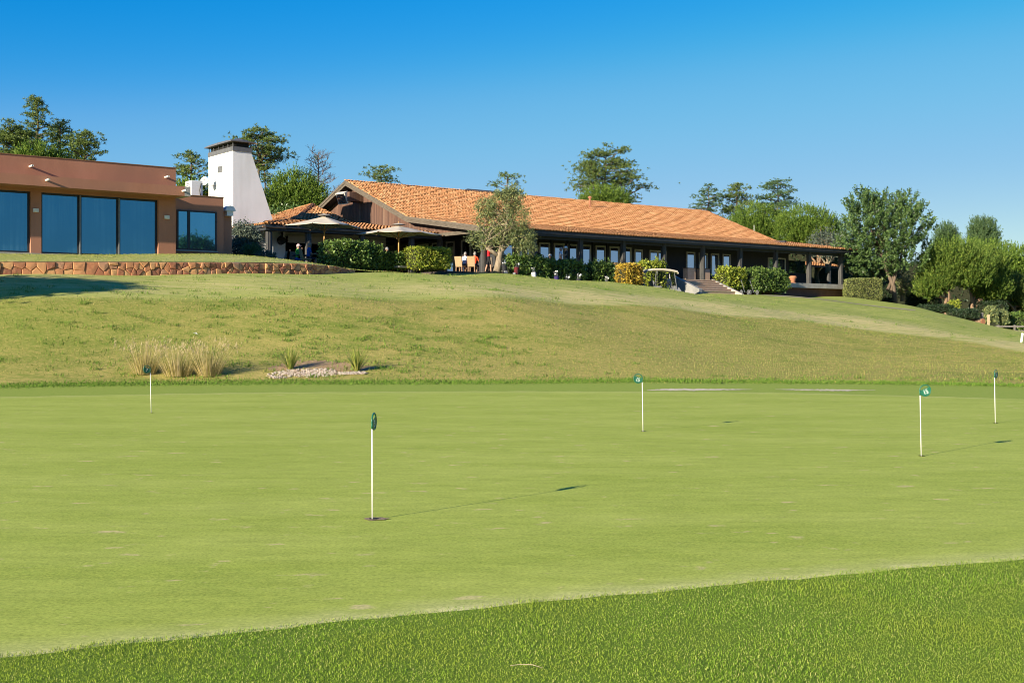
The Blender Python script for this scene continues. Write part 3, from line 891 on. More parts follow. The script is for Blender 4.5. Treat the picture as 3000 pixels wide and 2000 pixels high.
window_u(ch, 69.6, 70.7, FL + .8, 7.42, 46.72, .1)
# raised floor: deck edge, concrete slab, podium, stairs
ch.part('deck', MB().box(40.2, 59.0, 57.95, 62, FL - .22, FL).box(40.2, 46.8, 62, 82, FL - .2, FL - .002), M['deck'])
ch.part('floor_slab', MB().box(64.0, 80.1, 57.95, 92, FL - .36, FL).box(59.0, 64.0, 58.0, 92, FL - .36, FL - .003).box(46.8, 59, 62, 92, FL - .36, FL - .003), M['concrete'])
ch.part('podium', MB().box(40.6, 79.85, 58.25, 90, 3.0, FL - .36), M['podium'])
st = ch.part('staircase', MB().box(58.75, 59.0, 55.0, 58.0, 3.0, 3.3), M['greywall'])
NS = 6
for i in range(NS):
    zt = FL - .02 - i * .165
    mb = MB().box(59.05, 63.0, 57.6 - i * .36, 58.0 - i * .36, zt - .05, zt, 0).box(59.05, 63.0, 57.64 - i * .36, 58.0 - i * .36, 3.2, zt - .05, 1)
    ch.part('step', mb, [M['steps'], M['riser']], st)
for (uu, mt, dz) in ((58.75, 'greywall', .32), (63.0, 'concrete', .06)):
    mb = MB(); w = .28 if mt == 'greywall' else .2
    mb.hexa([(uu, 55.2, 3.0), (uu + w, 55.2, 3.0), (uu + w, 58.0, 3.0), (uu, 58.0, 3.0),
             (uu, 55.2, FL - 1.1 + dz), (uu + w, 55.2, FL - 1.1 + dz), (uu + w, 58.0, FL + dz), (uu, 58.0, FL + dz)])
    ch.part('stair_cheek', mb, M[mt], st)
ch.part('planter_wall', MB().box(55.5, 58.7, 57.2, 57.9, 3.2, FL - .05), M['greywall'])
# skylight strip, vent pipe, mast, floodlight
ch.part('skylight', MB().hexa([(53.3, RB + .05, RZ + .05), (58.6, RB + .05, RZ + .05), (58.6, RB + 1.0, RZ - .2), (53.3, RB + 1.0, RZ - .2),
                               (53.8, RB + .1, RZ + .26), (58.1, RB + .1, RZ + .26), (58.1, RB + 1.0, RZ + .2), (53.8, RB + 1.0, RZ + .2)]), M['zinc'], roof)
vb = RB - 1.9; vz = roofz(vb)
ch.part('vent_pipe', MB().tube([(64.6, vb, vz), (64.6, vb, vz + .85)], .09, 10).lathe([(.17, .83), (.17, .9), (.05, .98)], (64.6, vb, vz), 10), M['pot'], roof)
ch.part('mast', MB().tube([(80.3, 69.0, 9.5), (80.3, 69.0, 10.4)], .02, 8), M['plastic'])
mb = MB().box(-.16, .16, -.5, .5, -.42, .42)
fl = mb.build('floodlight', M['frame'], ch.root, (42.55 - ch.o[0], 74.2 - ch.o[1], 10.72 - ch.o[2]), (0, R(-24), R(10)))
MB().box(-.175, -.15, -.43, .43, -.35, .35).build('lens', M['pane'], fl)
ch.part('floodlight_box', MB().box(42.6, 43.7, 73.4, 74.2, 10.45, 11.1), M['board'])

# ------------------------------------------------------------------ the terrace bar with its hipped roof
tb = Bld('terrace_bar', 31.0, 63.0, FL, 'open terrace bar under a small hipped tile roof left of the boarded gable', 'building')
c0 = (31.0, 62.96, 7.50); c1 = (38.66, 73.83, 8.93); c2 = (43.0, 79.5, 10.65); UE = 43.0
c1b = (38.66, 85.2, 8.93); c0b = (31.0, 96.0, 7.5)
mb = MB()
def slab(P, q=.14):
    k = len(P); v = [(p[0], p[1], p[2] - q) for p in P] + list(P)
    mb.add(v, [tuple(range(k - 1, -1, -1)), tuple(range(k, 2 * k))] + [(i, (i + 1) % k, k + (i + 1) % k, k + i) for i in range(k)])
slab([c0, (UE, 62.96, 7.5), (UE, 73.83, 8.93), c1]); slab([c1, (UE, 73.83, 8.93), c2])
slab([c0b, c0, c1, c1b]); slab([c1b, c1, c2]); slab([(UE, 96, 7.5), c0b, c1b, (UE, 85.2, 8.93)]); slab([(UE, 85.2, 8.93), c1b, c2])
troof = tb.part('roof', mb, M['darkwood'])
parts = []
def fld(O, E, S, e0, e1, L, ins, seed, skip=False, s0=-.05):
    parts.append(tile_field(O, E, S, e0, e1, s0, L, ins, skip, seed))
def unit(a, b):
    v = Vector(b) - Vector(a); return tuple(v.normalized()), v.length
S, L = unit((0, 62.96, 7.5), (0, 73.83, 8.93)); SE = S
hipu = lambda b: np.interp(b, [62.96, 73.83, 79.5], [31.0, 38.66, 43.0])
fld((0, 62.96, 7.5), (1, 0, 0), S, 31, UE, L, lambda e, s: e > hipu(62.96 + s * SE[1]) + .05, 11, True)
S2_, L2_ = unit((0, 73.83, 8.93), (0, 79.5, 10.65))
fld((0, 73.83, 8.93), (1, 0, 0), S2_, 38, UE, L2_, lambda e, s: e > hipu(73.83 + s * S2_[1]) + .05, 12, s0=0)
hipb = lambda u: np.interp(u, [31.0, 38.66, 43.0], [62.96, 73.83, 79.5])
hipbb = lambda u: np.interp(u, [31.0, 38.66, 43.0], [96, 85.2, 79.5])
S3, L3 = unit((31, 0, 7.5), (38.66, 0, 8.93))
fld((31, 0, 7.5), (0, -1, 0), S3, -90, -62.9, L3, lambda e, s: (-e > hipb(31 + s * S3[0]) + .05) & (-e < hipbb(31 + s * S3[0])), 13, True)
S4, L4 = unit((38.66, 0, 8.93), (43, 0, 10.65))
fld((38.66, 0, 8.93), (0, -1, 0), S4, -86, -73, L4, lambda e, s: (-e > hipb(38.66 + s * S4[0]) + .05) & (-e < hipbb(38.66 + s * S4[0])), 14, s0=0)
off = 0; VV = []; FF = []
for v, f in parts: VV.append(v); FF.append(f + off); off += len(v)
o = link('tile_courses', fast_mesh('tile_courses', np.concatenate(VV) - np.array(tb.o), np.concatenate(FF), True), M['tile'], troof)
tag(o, kind='stuff')
place_tiles(tb, troof, (0, 62.96, 7.5), (1, 0, 0), S, np.arange(31.2, UE, PITCH), -.05)
place_tiles(tb, troof, (31, 0, 7.5), (0, -1, 0), S3, np.arange(-66.2, -62.96, PITCH), -.05)
up = lambda p: (p[0], p[1], p[2] + .1)
cap_row(tb, troof, up(c0), up(c1)); cap_row(tb, troof, up(c1), up(c2)); cap_row(tb, troof, up(c1b), up(c2))
tb.part('beam', MB().box(31.1, 43.4, 63.12, 63.3, 7.2, 7.42).box(31.1, 31.3, 63.3, 66.4, 7.2, 7.42), M['darkwood'])
tb.part('soffit', MB().box(31.05, 43.4, 63.3, 68.9, 7.43, 7.46), M['veranda'])
for (uu, bb) in ((31.1, 63.02), (33.0, 63.05)):
    tb.part('rafter_end', MB().box(uu - .25, uu + 1.2, bb - .05, bb + .02, 7.33, 7.41), M['ribwood'])
for uu in (31.46, 34.01, 37.71, 41.3): tb.inst('column', CME, uu, 63.45, FL)
tb.inst('column', CME, 31.2, 66.0, FL)
tb.part('white_wall', MB().box(30.5, 34.08, 66.5, 66.75, FL - .5, 7.43), M['white'])
tb.part('lintel', MB().box(34.08, 41.3, 66.5, 66.75, 7.2, 7.43), M['blind'])
tb.part('pier', MB().box(37.5, 37.95, 66.5, 66.75, FL, 7.2), M['blind'])
tb.part('pier', MB().box(41.0, 41.3, 66.5, 66.75, FL, 7.2), M['blind'])
for (a, b2) in ((34.2, 37.4), (38.05, 40.95)):
    bl = tb.part('roller_blind', MB().box(a, b2, 66.38, 66.44, 6.82, 7.22), M['blind'])
    tb.part('bottom_bar', MB().box(a, b2, 66.36, 66.46, 6.78, 6.82), M['frame'], bl)
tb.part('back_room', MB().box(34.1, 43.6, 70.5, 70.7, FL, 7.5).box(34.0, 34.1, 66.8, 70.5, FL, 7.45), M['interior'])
tb.part('terrace_floor', MB().box(30.2, 43.0, 61.2, 70.5, FL - .35, FL - .03), M['deck'])
tb.part('ceiling_lamp', MB().lathe([(.02, .06), (.16, .05), (.2, 0), (.02, -.01)], (35.3, 67.3, 7.05), 14), M['glow'])
tb.part('speaker', MB().tube([(33.75, 66.2, 6.88), (33.75, 66.45, 6.88)], [.22, .27], 14).box(33.7, 33.8, 66.25, 66.4, 7.05, 7.4), M['black'])

# round flue with a flat cowl behind the hipped roof
fp = at(878, 604, 95)
fr = empty('roof_flue', (fp.x, fp.y, 8.55), 0, 'stubby round concrete flue with a flat rusty cowl behind the hipped roof', 'chimney')
MB().lathe([(.36, 0), (.36, 2.35), (.30, 2.4)], n=14).build('shaft', M['concrete'], fr, smooth=True)
for k in range(4):
    a = k * math.pi / 2 + .6
    MB().tube([(.28 * math.cos(a), .28 * math.sin(a), 2.3), (.28 * math.cos(a), .28 * math.sin(a), 2.85)], .025, 6).build('strut', M['pot'], fr)
MB().lathe([(.62, 2.82), (.6, 2.86), (.1, 3.0)], n=18).build('cowl', M['ribwood'], fr)

# ------------------------------------------------------------------ white chimney tower
TU, TB, z1 = 32.61, 70.8, 12.78
tw = Bld('chimney_tower', TU, TB, FL, 'tall white tapering chimney tower with curved grey metal cap', 'chimney')
TD = 3.75                                   # depth of the tower
mb = MB()
mb.hexa([(TU, TB, 4.2), (TU + 3.0, TB, 4.2), (TU + 3.0, TB + TD, 4.2), (TU, TB + TD, 4.2), (TU, TB, 7.9), (TU + 3.0, TB, 7.9), (TU + 3.0, TB + TD, 7.9), (TU, TB + TD, 7.9)])
mb.hexa([(TU, TB, 7.9), (TU + 3.0, TB, 7.9), (TU + 3.0, TB + TD, 7.9), (TU, TB + TD, 7.9), (TU, TB, z1), (TU + 1.25, TB, z1), (TU + 1.25, TB + TD, z1), (TU, TB + TD, z1)])
tw.part('shaft', mb, M['white'])
tw.part('collar', MB().box(TU - .03, TU + 1.29, TB - .05, TB + TD + .05, z1, z1 + .28), M['zinc'])
tw.part('dark_gap_fill', MB().box(TU + .12, TU + 1.13, TB + .12, TB + TD - .12, z1 + .28, z1 + .66), M['interior'])  # black box added so the gap under the cap reads as shade
mb = MB(); v = []; f = []
for (db, h) in [(-.22, 0), (0, .09), (.5, .2), (TD / 2, .27), (TD - .5, .2), (TD, .09), (TD + .22, 0)]:
    bb = TB + db
    v += [(TU - .24, bb, z1 + .58), (TU - .2, bb, z1 + .64 + h * .3), (TU + .63, bb, z1 + .68 + h * 1.1), (TU + 1.47, bb, z1 + .64 + h * .3), (TU + 1.51, bb, z1 + .58)]
for i in range(6):
    for k in range(5):
        j = (k + 1) % 5
        f.append((i * 5 + k, i * 5 + 5 + k, i * 5 + 5 + j, i * 5 + j))
f += [(0, 1, 2, 3, 4), (34, 33, 32, 31, 30)]
tw.part('cap', mb.add(v, f), M['zinc'])
for uu in (TU + .02, TU + 1.23):
    for bb in np.linspace(TB + .05, TB + TD - .05, 6):
        tw.part('strut', MB().box(uu - .02, uu + .02, bb - .02, bb + .02, z1 + .26, z1 + .64), M['zinc'])
nb = byu(646, TU)
gv = tw.part('vent_grille', MB().box(TU - .05, TU - .005, -nb - .32, -nb + .32, 11.6, 12.0), M['grey'])
for k in range(5):
    tw.part('slat', MB().box(TU - .07, TU - .05, -nb - .29, -nb + .29, 11.63 + k * .072, 11.665 + k * .072), M['steel'], gv)

# ------------------------------------------------------------------ the terracotta wing on the left
rw = Bld('restaurant_wing', 14.0, 54.0, FL, 'terracotta flat-roofed wing with tall blue glass windows behind the stone wall', 'building')
FB = 54.15
rw.part('parapet', MB().box(5.0, 22.05, FB, 54.45, 8.13, 9.08), M['terracotta'])
rw.part('coping', MB().box(5.0, 22.08, FB - .03, 54.5, 9.08, 9.11), M['ribwood'])
rw.part('canopy', MB().box(5.0, 22.03, FB - 1.1, 54.3, 7.68, 8.125), M['terracotta'])
rw.part('canopy_end', MB().box(22.03, 22.32, FB - 1.1, 54.3, 7.68, 8.12), M['concrete'])
rw.part('body', MB().box(5.0, 22.0, 54.5, 64, 4.0, 8.0), M['terracotta'])
rw.part('lintel', MB().box(5.0, 22.04, FB + .01, 54.5, 7.54, 7.68), M['terracotta'])
for (a, b2) in ((21.21, 22.05), (15.46, 15.91), (9.0, 9.5)):
    rw.part('pillar', MB().box(a, b2, FB, 54.5, 4.3, 7.54), M['terracotta'])
rw.part('plinth', MB().box(9.5, 19.9, 53.9, 54.5, 4.2, 4.84), M['concrete'])
for (a, b2) in ((9.5, 12.4), (12.45, 15.46), (15.91, 17.62), (17.62, 19.38), (19.38, 21.21)):
    window_n(rw, a, b2, 4.84, 7.54, FB + .22, .09, 'bigpane', fmat='dark_metal')
    if a not in (9.5, 15.91): rw.part('mullion', MB().box(a - .03, a + .03, FB + .05, FB + .15, 4.84, 7.5), M['steel'])
for (uu, zc) in ((15.66, 6.72), (21.6, 6.75)):
    l = rw.part('wall_lamp', MB().bbox(uu - .12, uu + .12, FB - .09, FB, zc - .085, zc + .085, .015), M['lampwhite'])
# rain spouts that jut from parapet and canopy
for (x, zc, bb) in ((92, 8.62, FB), (490, 8.62, FB), (140, 7.94, FB - 1.1), (541, 7.9, FB - 1.1)):
    uu = byn(x, -bb + .25)
    mb = MB()
    for k in range(12):
        a0, a1 = 2 * math.pi * k / 12, 2 * math.pi * (k + 1) / 12
        p = lambda a, r, b_: (uu + r * math.cos(a), b_, zc + r * math.sin(a))
        y0, y1 = bb - .45, bb + .02
        mb.add([p(a0, .045, y0), p(a1, .045, y0), p(a1, .045, y1), p(a0, .045, y1), p(a0, .034, y0), p(a1, .034, y0), p(a1, .034, y1), p(a0, .034, y1)],
               [(0, 1, 2, 3), (5, 4, 7, 6), (1, 0, 4, 5)])
    sp = rw.part('spout', mb, M['lampwhite'], smooth=True)
# lower link block with its own window
rw.part('link_block', MB().box(22.0, 24.97, 55.3, 58.8, 4.0, 7.98).box(22.0, 24.97, 58.8, 66, 4.0, 6.8), M['terracotta'])
rw.part('link_roof', MB().box(22.06, 24.9, 55.65, 58.7, 7.9, 7.995), M['terracotta'])
rw.part('link_coping', MB().box(22.05, 25.0, 55.27, 55.6, 7.98, 8.01), M['ribwood'])
rw.part('link_side', MB().box(24.97, byn(679, -56.3), 56.3, 66, 4.0, 7.42), M['terracotta'])
lw = window_n(rw, 22.56, 24.58, 5.34, 7.25, 55.28, .07, 'smallpane', fmat='dark_metal')
mu = 22.56 + 2.02 * .29
rw.part('mullion', MB().box(mu - .06, mu + .06, 55.2, 55.27, 5.34, 7.25), M['dark_metal'], lw)
rw.part('sill', MB().box(22.5, 24.64, 55.2, 55.28, 5.27, 5.33), M['concrete'], lw)
# white exhaust hood on the low wall
uh = byn(668, -56.25)
mb = MB(); ar = []
for k in range(9):
    a = math.pi * k / 8
    ar.append((uh + .24 * math.cos(a), .24 * math.sin(a) * .8))
v = [(x, 55.95, 7.5 + z) for x, z in ar] + [(x, 56.35, 7.5 + z) for x, z in ar]
f = [(i, i + 1, 10 + i, 9 + i) for i in range(8)] + [tuple(range(8, -1, -1)), tuple(range(9, 18))]
mb.add(v, f).box(uh - .27, uh + .27, 55.93, 56.4, 7.42, 7.5).box(uh - .17, uh + .17, 56.0, 56.4, 7.18, 7.42)
rw.part('exhaust_hood', mb, M['plastic'])
# cooling unit and dish on the link roof
ac = empty('cooling_unit', W(24.25, -57.2, 8.0), PHI, 'white box cooling unit on the low flat roof beside the chimney tower', 'cooling unit')
MB().bbox(-.3, .3, -.38, .38, .08, .92, .02).box(-.26, .26, -.3, .3, 0, .08).build('case', M['plastic'], ac)
for k in range(7):
    MB().box(-.312, -.3, -.25, .25, .22 + k * .09, .27 + k * .09).build('louvre', M['grey'], ac)
MB().tube([(.2, -.40, .8), (.12, -.42, .45), (.18, -.40, .05)], .025, 6).build('hose', M['black'], ac)
MB().bbox(-1.0, -.5, -.2, .3, 0, .32, .02).build('small_case', M['plastic'], ac)
bd = -byu(598, TU - .8)
dr = empty('satellite_dish', W(TU - .8, -bd, 9.75), 0, 'round white satellite dish with grey lettering in front of the chimney tower', 'dish')
face = Vector((-.34, -.92, .18)).normalized()
q = face.to_track_quat('Z', 'Y')
mb = MB()
mb.lathe([(.001, -.08), (.14, -.07), (.25, -.04), (.29, .0), (.29, -.02), (.25, -.06), (.14, -.09), (.001, -.1)], n=24, cap=False)
dish = mb.build('reflector', M['plastic'], dr, (0, 0, 1.3), q.to_euler(), True)
MB().tube([(0, -.3, -.02), (0, -.12, .32)], .015, 6).ball((0, -.11, .33), .045).build('feed_arm', M['grey'], dish)
MB().tube([(.08, .16, .9), (.08, .16, 1.35)], .03, 8).tube([(.08, .16, 1.25), (.02, .05, 1.28)], .03, 8).tube([(.08, .16, 1.05), (.70, .60, 1.05)], .025, 8).build('mast', M['steel'], dr)
def text_mesh(txt, size, name, mat, parent, loc, rot, extr=.002, squash=1):
    cu = bpy.data.curves.new(name, 'FONT'); cu.body = txt; cu.size = size; cu.extrude = extr
    cu.align_x = 'CENTER'; cu.align_y = 'CENTER'
    to = bpy.data.objects.new('tmp', cu); C.objects.link(to)
    dg = bpy.context.evaluated_depsgraph_get()
    me = bpy.data.meshes.new_from_object(to.evaluated_get(dg))
    bpy.data.objects.remove(to)
    me.name = name; me.materials.clear(); me.materials.append(mat)
    o = link(name, me, None, parent, loc, rot); o.scale = (squash, 1, 1)
    return o
M['lettergrey'] = pmat('grey_lettering', (.2, .2, .21), (.22, .22, .23), 3, .6)
text_mesh('MEO', .2, 'lettering', M['lettergrey'], dish, (0, .1, -.045), (0, 0, 0), .003)

# ------------------------------------------------------------------ upper lawn and the stone retaining wall
WL = [(W(4, -51.5, 0), 3.55), (W(9, -51.0, 0), 3.62), (W(13.23, -50.52, 0), 3.74), (W(17.17, -49.99, 0), 3.83), (W(21.58, -49.73, 0), 3.96), (W(26.8, -50.1, 0), 4.18), (W(28.6, -50.6, 0), 4.28), (W(30.1, -51.33, 0), 4.38)]
def polylen(pts):
    s = [0]
    for a, b in zip(pts[:-1], pts[1:]): s.append(s[-1] + (b - a).length)
    return s
WS = polylen([p for p, _ in WL]); WLEN = WS[-1]
def wall_at(s):
    x = np.interp(s, WS, [p.x for p, _ in WL]); y = np.interp(s, WS, [p.y for p, _ in WL])
    return x, y
def wall_base(s):
    x, y = wall_at(s); return gz(np.atleast_1d(x), np.atleast_1d(y)) - .06
def wall_top(s):
    b = np.interp(s, WS, [4.06, 4.12, 4.255, 4.36, 4.48, 4.60, 4.55, 4.42])
    return b
uc = np.array([4, 9, 14, 18, 21, 24, 26, 28, 30, 31.5, 34.0])
nf_ = np.array([-51.5, -51.0, -50.4, -49.95, -49.75, -49.9, -50.05, -50.4, -51.3, -52.2, -53.5])
nbk = np.array([-54.3, -54.3, -54.3, -54.3, -54.35, -55.4, -57.4, -59.8, -61.3, -61.4, -61.5])
z0_ = np.array([4.06, 4.12, 4.27, 4.38, 4.46, 4.55, 4.58, 4.56, 4.43, 4.44, 4.5])
zm_ = np.array([4.3, 4.45, 4.58, 4.68, 4.82, 5.0, 5.06, 5.0, 4.80, 4.66, 4.6])
zb_ = np.array([4.5, 4.68, 4.78, 4.86, 5.0, 5.16, 5.2, 5.08, 4.9, 4.75, 4.66])
us = np.linspace(4, 34, 121); ts = np.linspace(0, 1, 28)
ip = lambda a: sm1(np.interp(us, uc, a), 12)
A0, A1, Q0, Q1, Q2 = ip(nf_), ip(nbk), ip(z0_), ip(zm_), ip(zb_)
V = []
for i, u_ in enumerate(us):
    for t_ in ts:
        n_ = A0[i] - .12 + (A1[i] - A0[i] + .1) * t_
        z_ = Q0[i] * (1 - t_) * (1 - 2 * t_) + 4 * Q1[i] * t_ * (1 - t_) + Q2[i] * t_ * (2 * t_ - 1)
        p = W(u_, n_, z_)
        V.append((p.x, p.y, max(p.z, gzs(p.x, p.y) + .03) if u_ > 29 else p.z))
i_ = np.arange(len(us) * len(ts)).reshape(len(us), len(ts))
Fc = np.stack([i_[:-1, :-1], i_[:-1, 1:], i_[1:, 1:], i_[1:, :-1]], -1).reshape(-1, 4)[:, ::-1]
M['lawn'] = pmat('upper_lawn_grass', (.22, .27, .06), (.36, .37, .11), 9, .95, .2, 30, c3=(.44, .39, .15))
tag(link('upper_lawn', fast_mesh('upper_lawn', V, Fc, True), M['lawn']), kind='structure')
VL = np.array(V)
k = rng.integers(0, len(VL), 30000); Pb = VL[k] + rng.normal(0, .12, (30000, 3)) * np.array([1, 1, 0])
Vb, Fb = blades(Pb, rng.uniform(.025, .06, 30000), .018, .7)
M['blade_lawn'] = leafmat('lawn_blade', [(.15, .21, .04), (.25, .30, .065), (.36, .37, .10), (.48, .42, .16)], .3, .7, .12)
tag(link('upper_lawn_grass', fast_mesh('upper_lawn_grass', Vb, Fb), M['blade_lawn']), 'short grass covering the mound above the stone wall', 'grass', kind='stuff')
# grass cloak on the crest in front of the clubhouse
n0 = 70000
xb = rng.uniform(-50, 3100, n0); Yb = rng.uniform(42, 80, n0); Xb = (xb - 1500) / F * Yb
mw = np.interp(xb, [0, 500, 1000, 1457, 1836, 2058, 2200, 2480, 2700, 2850, 3000], [42, 43, 45, 48, 52, 55, 56, 58, 57, 55, 52])
nn = Xb * N[0] + Yb * N[1]
ok = (Yb > mw) & (nn > -54.5)
Xb = Xb[ok]; Yb = Yb[ok]
k_ = (Xb * U[0] + Yb * U[1] > 31) | (nn[ok] > -49.4)
Xb = Xb[k_]; Yb = Yb[k_]
Vb, Fb = blades(np.stack([Xb, Yb, gz(Xb, Yb)], -1), rng.uniform(.025, .06, len(Xb)), .02, .7)
tag(link('crest_grass', fast_mesh('crest_grass', Vb, Fb), M['blade_lawn']), 'short pale grass on the crest in front of the clubhouse', 'grass', kind='stuff')

# ---- stones
s_lo = float(np.interp(9.0, [4, 9], [0, WS[1]])); QH = .5
pts = []
s = s_lo - .5
while s < WLEN + .4:
    big = s < WS[2] + 3.5
    n_ = random.choice([1, 2, 2, 2]) if big else random.choice([2, 2, 3])
    w = random.uniform(.22, .48) if big else random.uniform(.18, .32)
    for i in range(n_):
        pts.append((s + random.uniform(-.14, .14) + (.12 if i % 2 else 0), QH * (i + .5) / n_ + random.uniform(-.06, .06)))
    s += w
def clip(poly, a, b, c):
    out = []
    for i in range(len(poly)):
        p, q = poly[i], poly[(i + 1) % len(poly)]
        dp = a * p[0] + b * p[1] - c; dq = a * q[0] + b * q[1] - c
        if dp <= 0: out.append(p)
        if dp * dq < 0:
            t_ = dp / (dp - dq); out.append((p[0] + t_ * (q[0] - p[0]), p[1] + t_ * (q[1] - p[1])))
    return out
sw_o = W(20, -50, 0); sw_o.z = 3.8
sw = empty('stone_wall', sw_o, 0, 'low retaining wall of rough orange stones below the terracotta wing', 'wall')
def wall_pt(s, q, out):
    x, y = wall_at(s); x1, y1 = wall_at(s + .05); x0, y0 = wall_at(s - .05)
    tx, ty = x1 - x0, y1 - y0; l = math.hypot(tx, ty) or 1
    if s > WLEN - .06 or s < .06: tx, ty, l = U[0], U[1], 1
    b = float(wall_base(s)[0]); h = max(float(wall_top(s)) - .03 - b, .03)
    return (x + ty / l * out - sw_o.x, y - tx / l * out - sw_o.y, b + h * q / QH - sw_o.z)
for i, (ps, pq) in enumerate(pts):
    if ps < s_lo or ps > WLEN - .05: continue
    poly = [(ps - .6, .0), (ps + .6, .0), (ps + .6, QH), (ps - .6, QH)]
    for j, (qs, qq) in enumerate(pts):
        if j == i or abs(qs - ps) > 1.3: continue
        a, b = qs - ps, qq - pq
        poly = clip(poly, a, b, a * (qs + ps) / 2 + b * (qq + pq) / 2)
        if len(poly) < 3: break
    if len(poly) < 3: continue
    cx = sum(p[0] for p in poly) / len(poly); cy = sum(p[1] for p in poly) / len(poly)
    def ring(k, out, jit=0):
        r = []
        for p in poly:
            dx, dy = p[0] - cx, p[1] - cy; l = math.hypot(dx, dy) + 1e-6
            kk = max(.3, (l - k) / l)
            r.append(wall_pt(cx + dx * kk + random.gauss(0, jit), cy + dy * kk + random.gauss(0, jit), out))
        return r
    pr = random.uniform(.045, .11)
    n_ = len(poly)
    v = ring(.006, -.02) + ring(.008, pr * .7, .003) + ring(.032, pr, .008) + [wall_pt(cx + random.gauss(0, .02), cy + random.gauss(0, .02), pr + random.uniform(0, .015))]
    f = []
    for r_ in range(2):
        for k in range(n_):
            j = (k + 1) % n_
            f.append((r_ * n_ + k, r_ * n_ + j, r_ * n_ + n_ + j, r_ * n_ + n_ + k))
    f += [(2 * n_ + k, 2 * n_ + (k + 1) % n_, 3 * n_) for k in range(n_)]
    MB().add(v, f).build('stone', M['stone'], sw)
mb = MB(); ns_ = 60; v = []; f = []
for i in range(ns_ + 1):
    s = s_lo + (WLEN - s_lo) * i / ns_
    v += [wall_pt(s, 0, 0), wall_pt(s, QH, 0), wall_pt(s, QH * 1.04, -.28), wall_pt(s, 0, -.28)]
for i in range(ns_):
    for k in range(4):
        j = (k + 1) % 4
        f.append((i * 4 + k, i * 4 + 4 + k, i * 4 + 4 + j, i * 4 + j))
mb.add(v, f + [(0, 1, 2, 3), (ns_ * 4 + 3, ns_ * 4 + 2, ns_ * 4 + 1, ns_ * 4)]).build('mortar_core', M['mortar'], sw)

# ------------------------------------------------------------------ foliage helpers
def rand_dirs(n, rs):
    v = rs.normal(0, 1, (n, 3)); return v / np.linalg.norm(v, axis=1, keepdims=True)
def leaf_quads(Cn, D, Nr, L, Wd):
    """kite leaves: centre, long axis, normal-ish, length, width"""
    S = np.cross(D, Nr); S /= np.linalg.norm(S, axis=1, keepdims=True) + 1e-9
    L = np.broadcast_to(L, len(Cn))[:, None]; Wd = np.broadcast_to(Wd, len(Cn))[:, None]
    a = Cn - D * L / 2; b = Cn + D * L / 2
    V = np.stack([a, Cn + S * Wd / 2 - D * L * .05, b, Cn - S * Wd / 2 - D * L * .05], 1)
    return V.reshape(-1, 3)
def leaves_mesh(name, Vs):
    V = np.concatenate(Vs); return fast_mesh(name, V, np.arange(len(V)).reshape(-1, 4))

M['needle'] = leafmat('pine_needles', [(.05, .085, .02), (.09, .14, .032), (.145, .20, .045), (.22, .26, .07)], .3, .6, .2)
M['needle_blue'] = leafmat('blue_green_needles', [(.04, .08, .035), (.075, .135, .055), (.115, .19, .075), (.17, .24, .09)], .3, .6, .2)
M['needle_bright'] = leafmat('bright_stone_pine_needles', [(.04, .085, .012), (.085, .155, .022), (.15, .235, .034), (.24, .32, .05)], .25, .6, .2)
M['needle_yellow'] = leafmat('yellow_green_needles', [(.035, .075, .012), (.08, .145, .022), (.15, .22, .035), (.24, .30, .055)], .25, .6, .2)
M['olive'] = leafmat('olive_leaves', [(.065, .095, .038), (.125, .165, .066), (.19, .235, .095), (.27, .295, .125), (.34, .34, .095)], .25, .55, .3)
M['olive_grey'] = leafmat('grey_olive_leaves', [(.06, .085, .06), (.11, .14, .10), (.17, .20, .145)], .25, .55, .3)
M['carob'] = leafmat('carob_leaves', [(.03, .065, .02), (.06, .115, .03), (.10, .17, .045), (.16, .235, .07)], .2, .4, .4)
M['hedge'] = leafmat('oleander_leaves', [(.03, .07, .015), (.075, .14, .028), (.14, .215, .042), (.21, .29, .065)], .25, .45, .35)
M['hedge_yellow'] = leafmat('yellow_green_hedge', [(.08, .125, .012), (.18, .24, .024), (.30, .34, .04), (.42, .42, .06)], .25, .5, .3)
M['bush_yellow'] = leafmat('yellow_shrub_leaves', [(.22, .13, .03), (.38, .24, .03), (.52, .36, .04), (.58, .46, .07)], .25, .5, .3)
M['hedge_box'] = leafmat('clipped_box_leaves', [(.07, .095, .028), (.14, .17, .05), (.22, .245, .075), (.30, .30, .10)], .25, .5, .3)
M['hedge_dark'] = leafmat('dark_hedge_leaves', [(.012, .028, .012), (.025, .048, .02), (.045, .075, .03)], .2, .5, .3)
M['core'] = pmat('hedge_dark_core', (.018, .022, .010), (.03, .032, .015), 4, .95)  # near-black colour of the light-blocking box inside hedges

def tree_root(name, X, Y, z, label, group=None, cat='tree'):
    return empty(name, (X, Y, z), 0, label, cat, group)

def wobble_line(p0, p1, n, amp, rnd):
    p0 = Vector(p0); p1 = Vector(p1); L = (p1 - p0).length
    out = []
    for i in range(n + 1):
        t_ = i / n
        p = p0.lerp(p1, t_)
        if 0 < i < n: p = p + Vector((rnd.gauss(0, amp), rnd.gauss(0, amp), rnd.gauss(0, amp * .5))) * L
        out.append(p)
    return out

def needle_tufts(Cn, r, k, rs, up=.5, wd=.05):
    """radiating needle bundles around centres; each needle a thin kite"""
    n = len(Cn)
    C2 = np.repeat(Cn, k, 0)
    D = rand_dirs(n * k, rs); D[:, 2] = D[:, 2] * .8 + up
    D /= np.linalg.norm(D, axis=1, keepdims=True)
    L = r * rs.uniform(.7, 1.2, n * k)
    return leaf_quads(C2 + D * (L / 2)[:, None], D, rand_dirs(n * k, rs), L, wd)

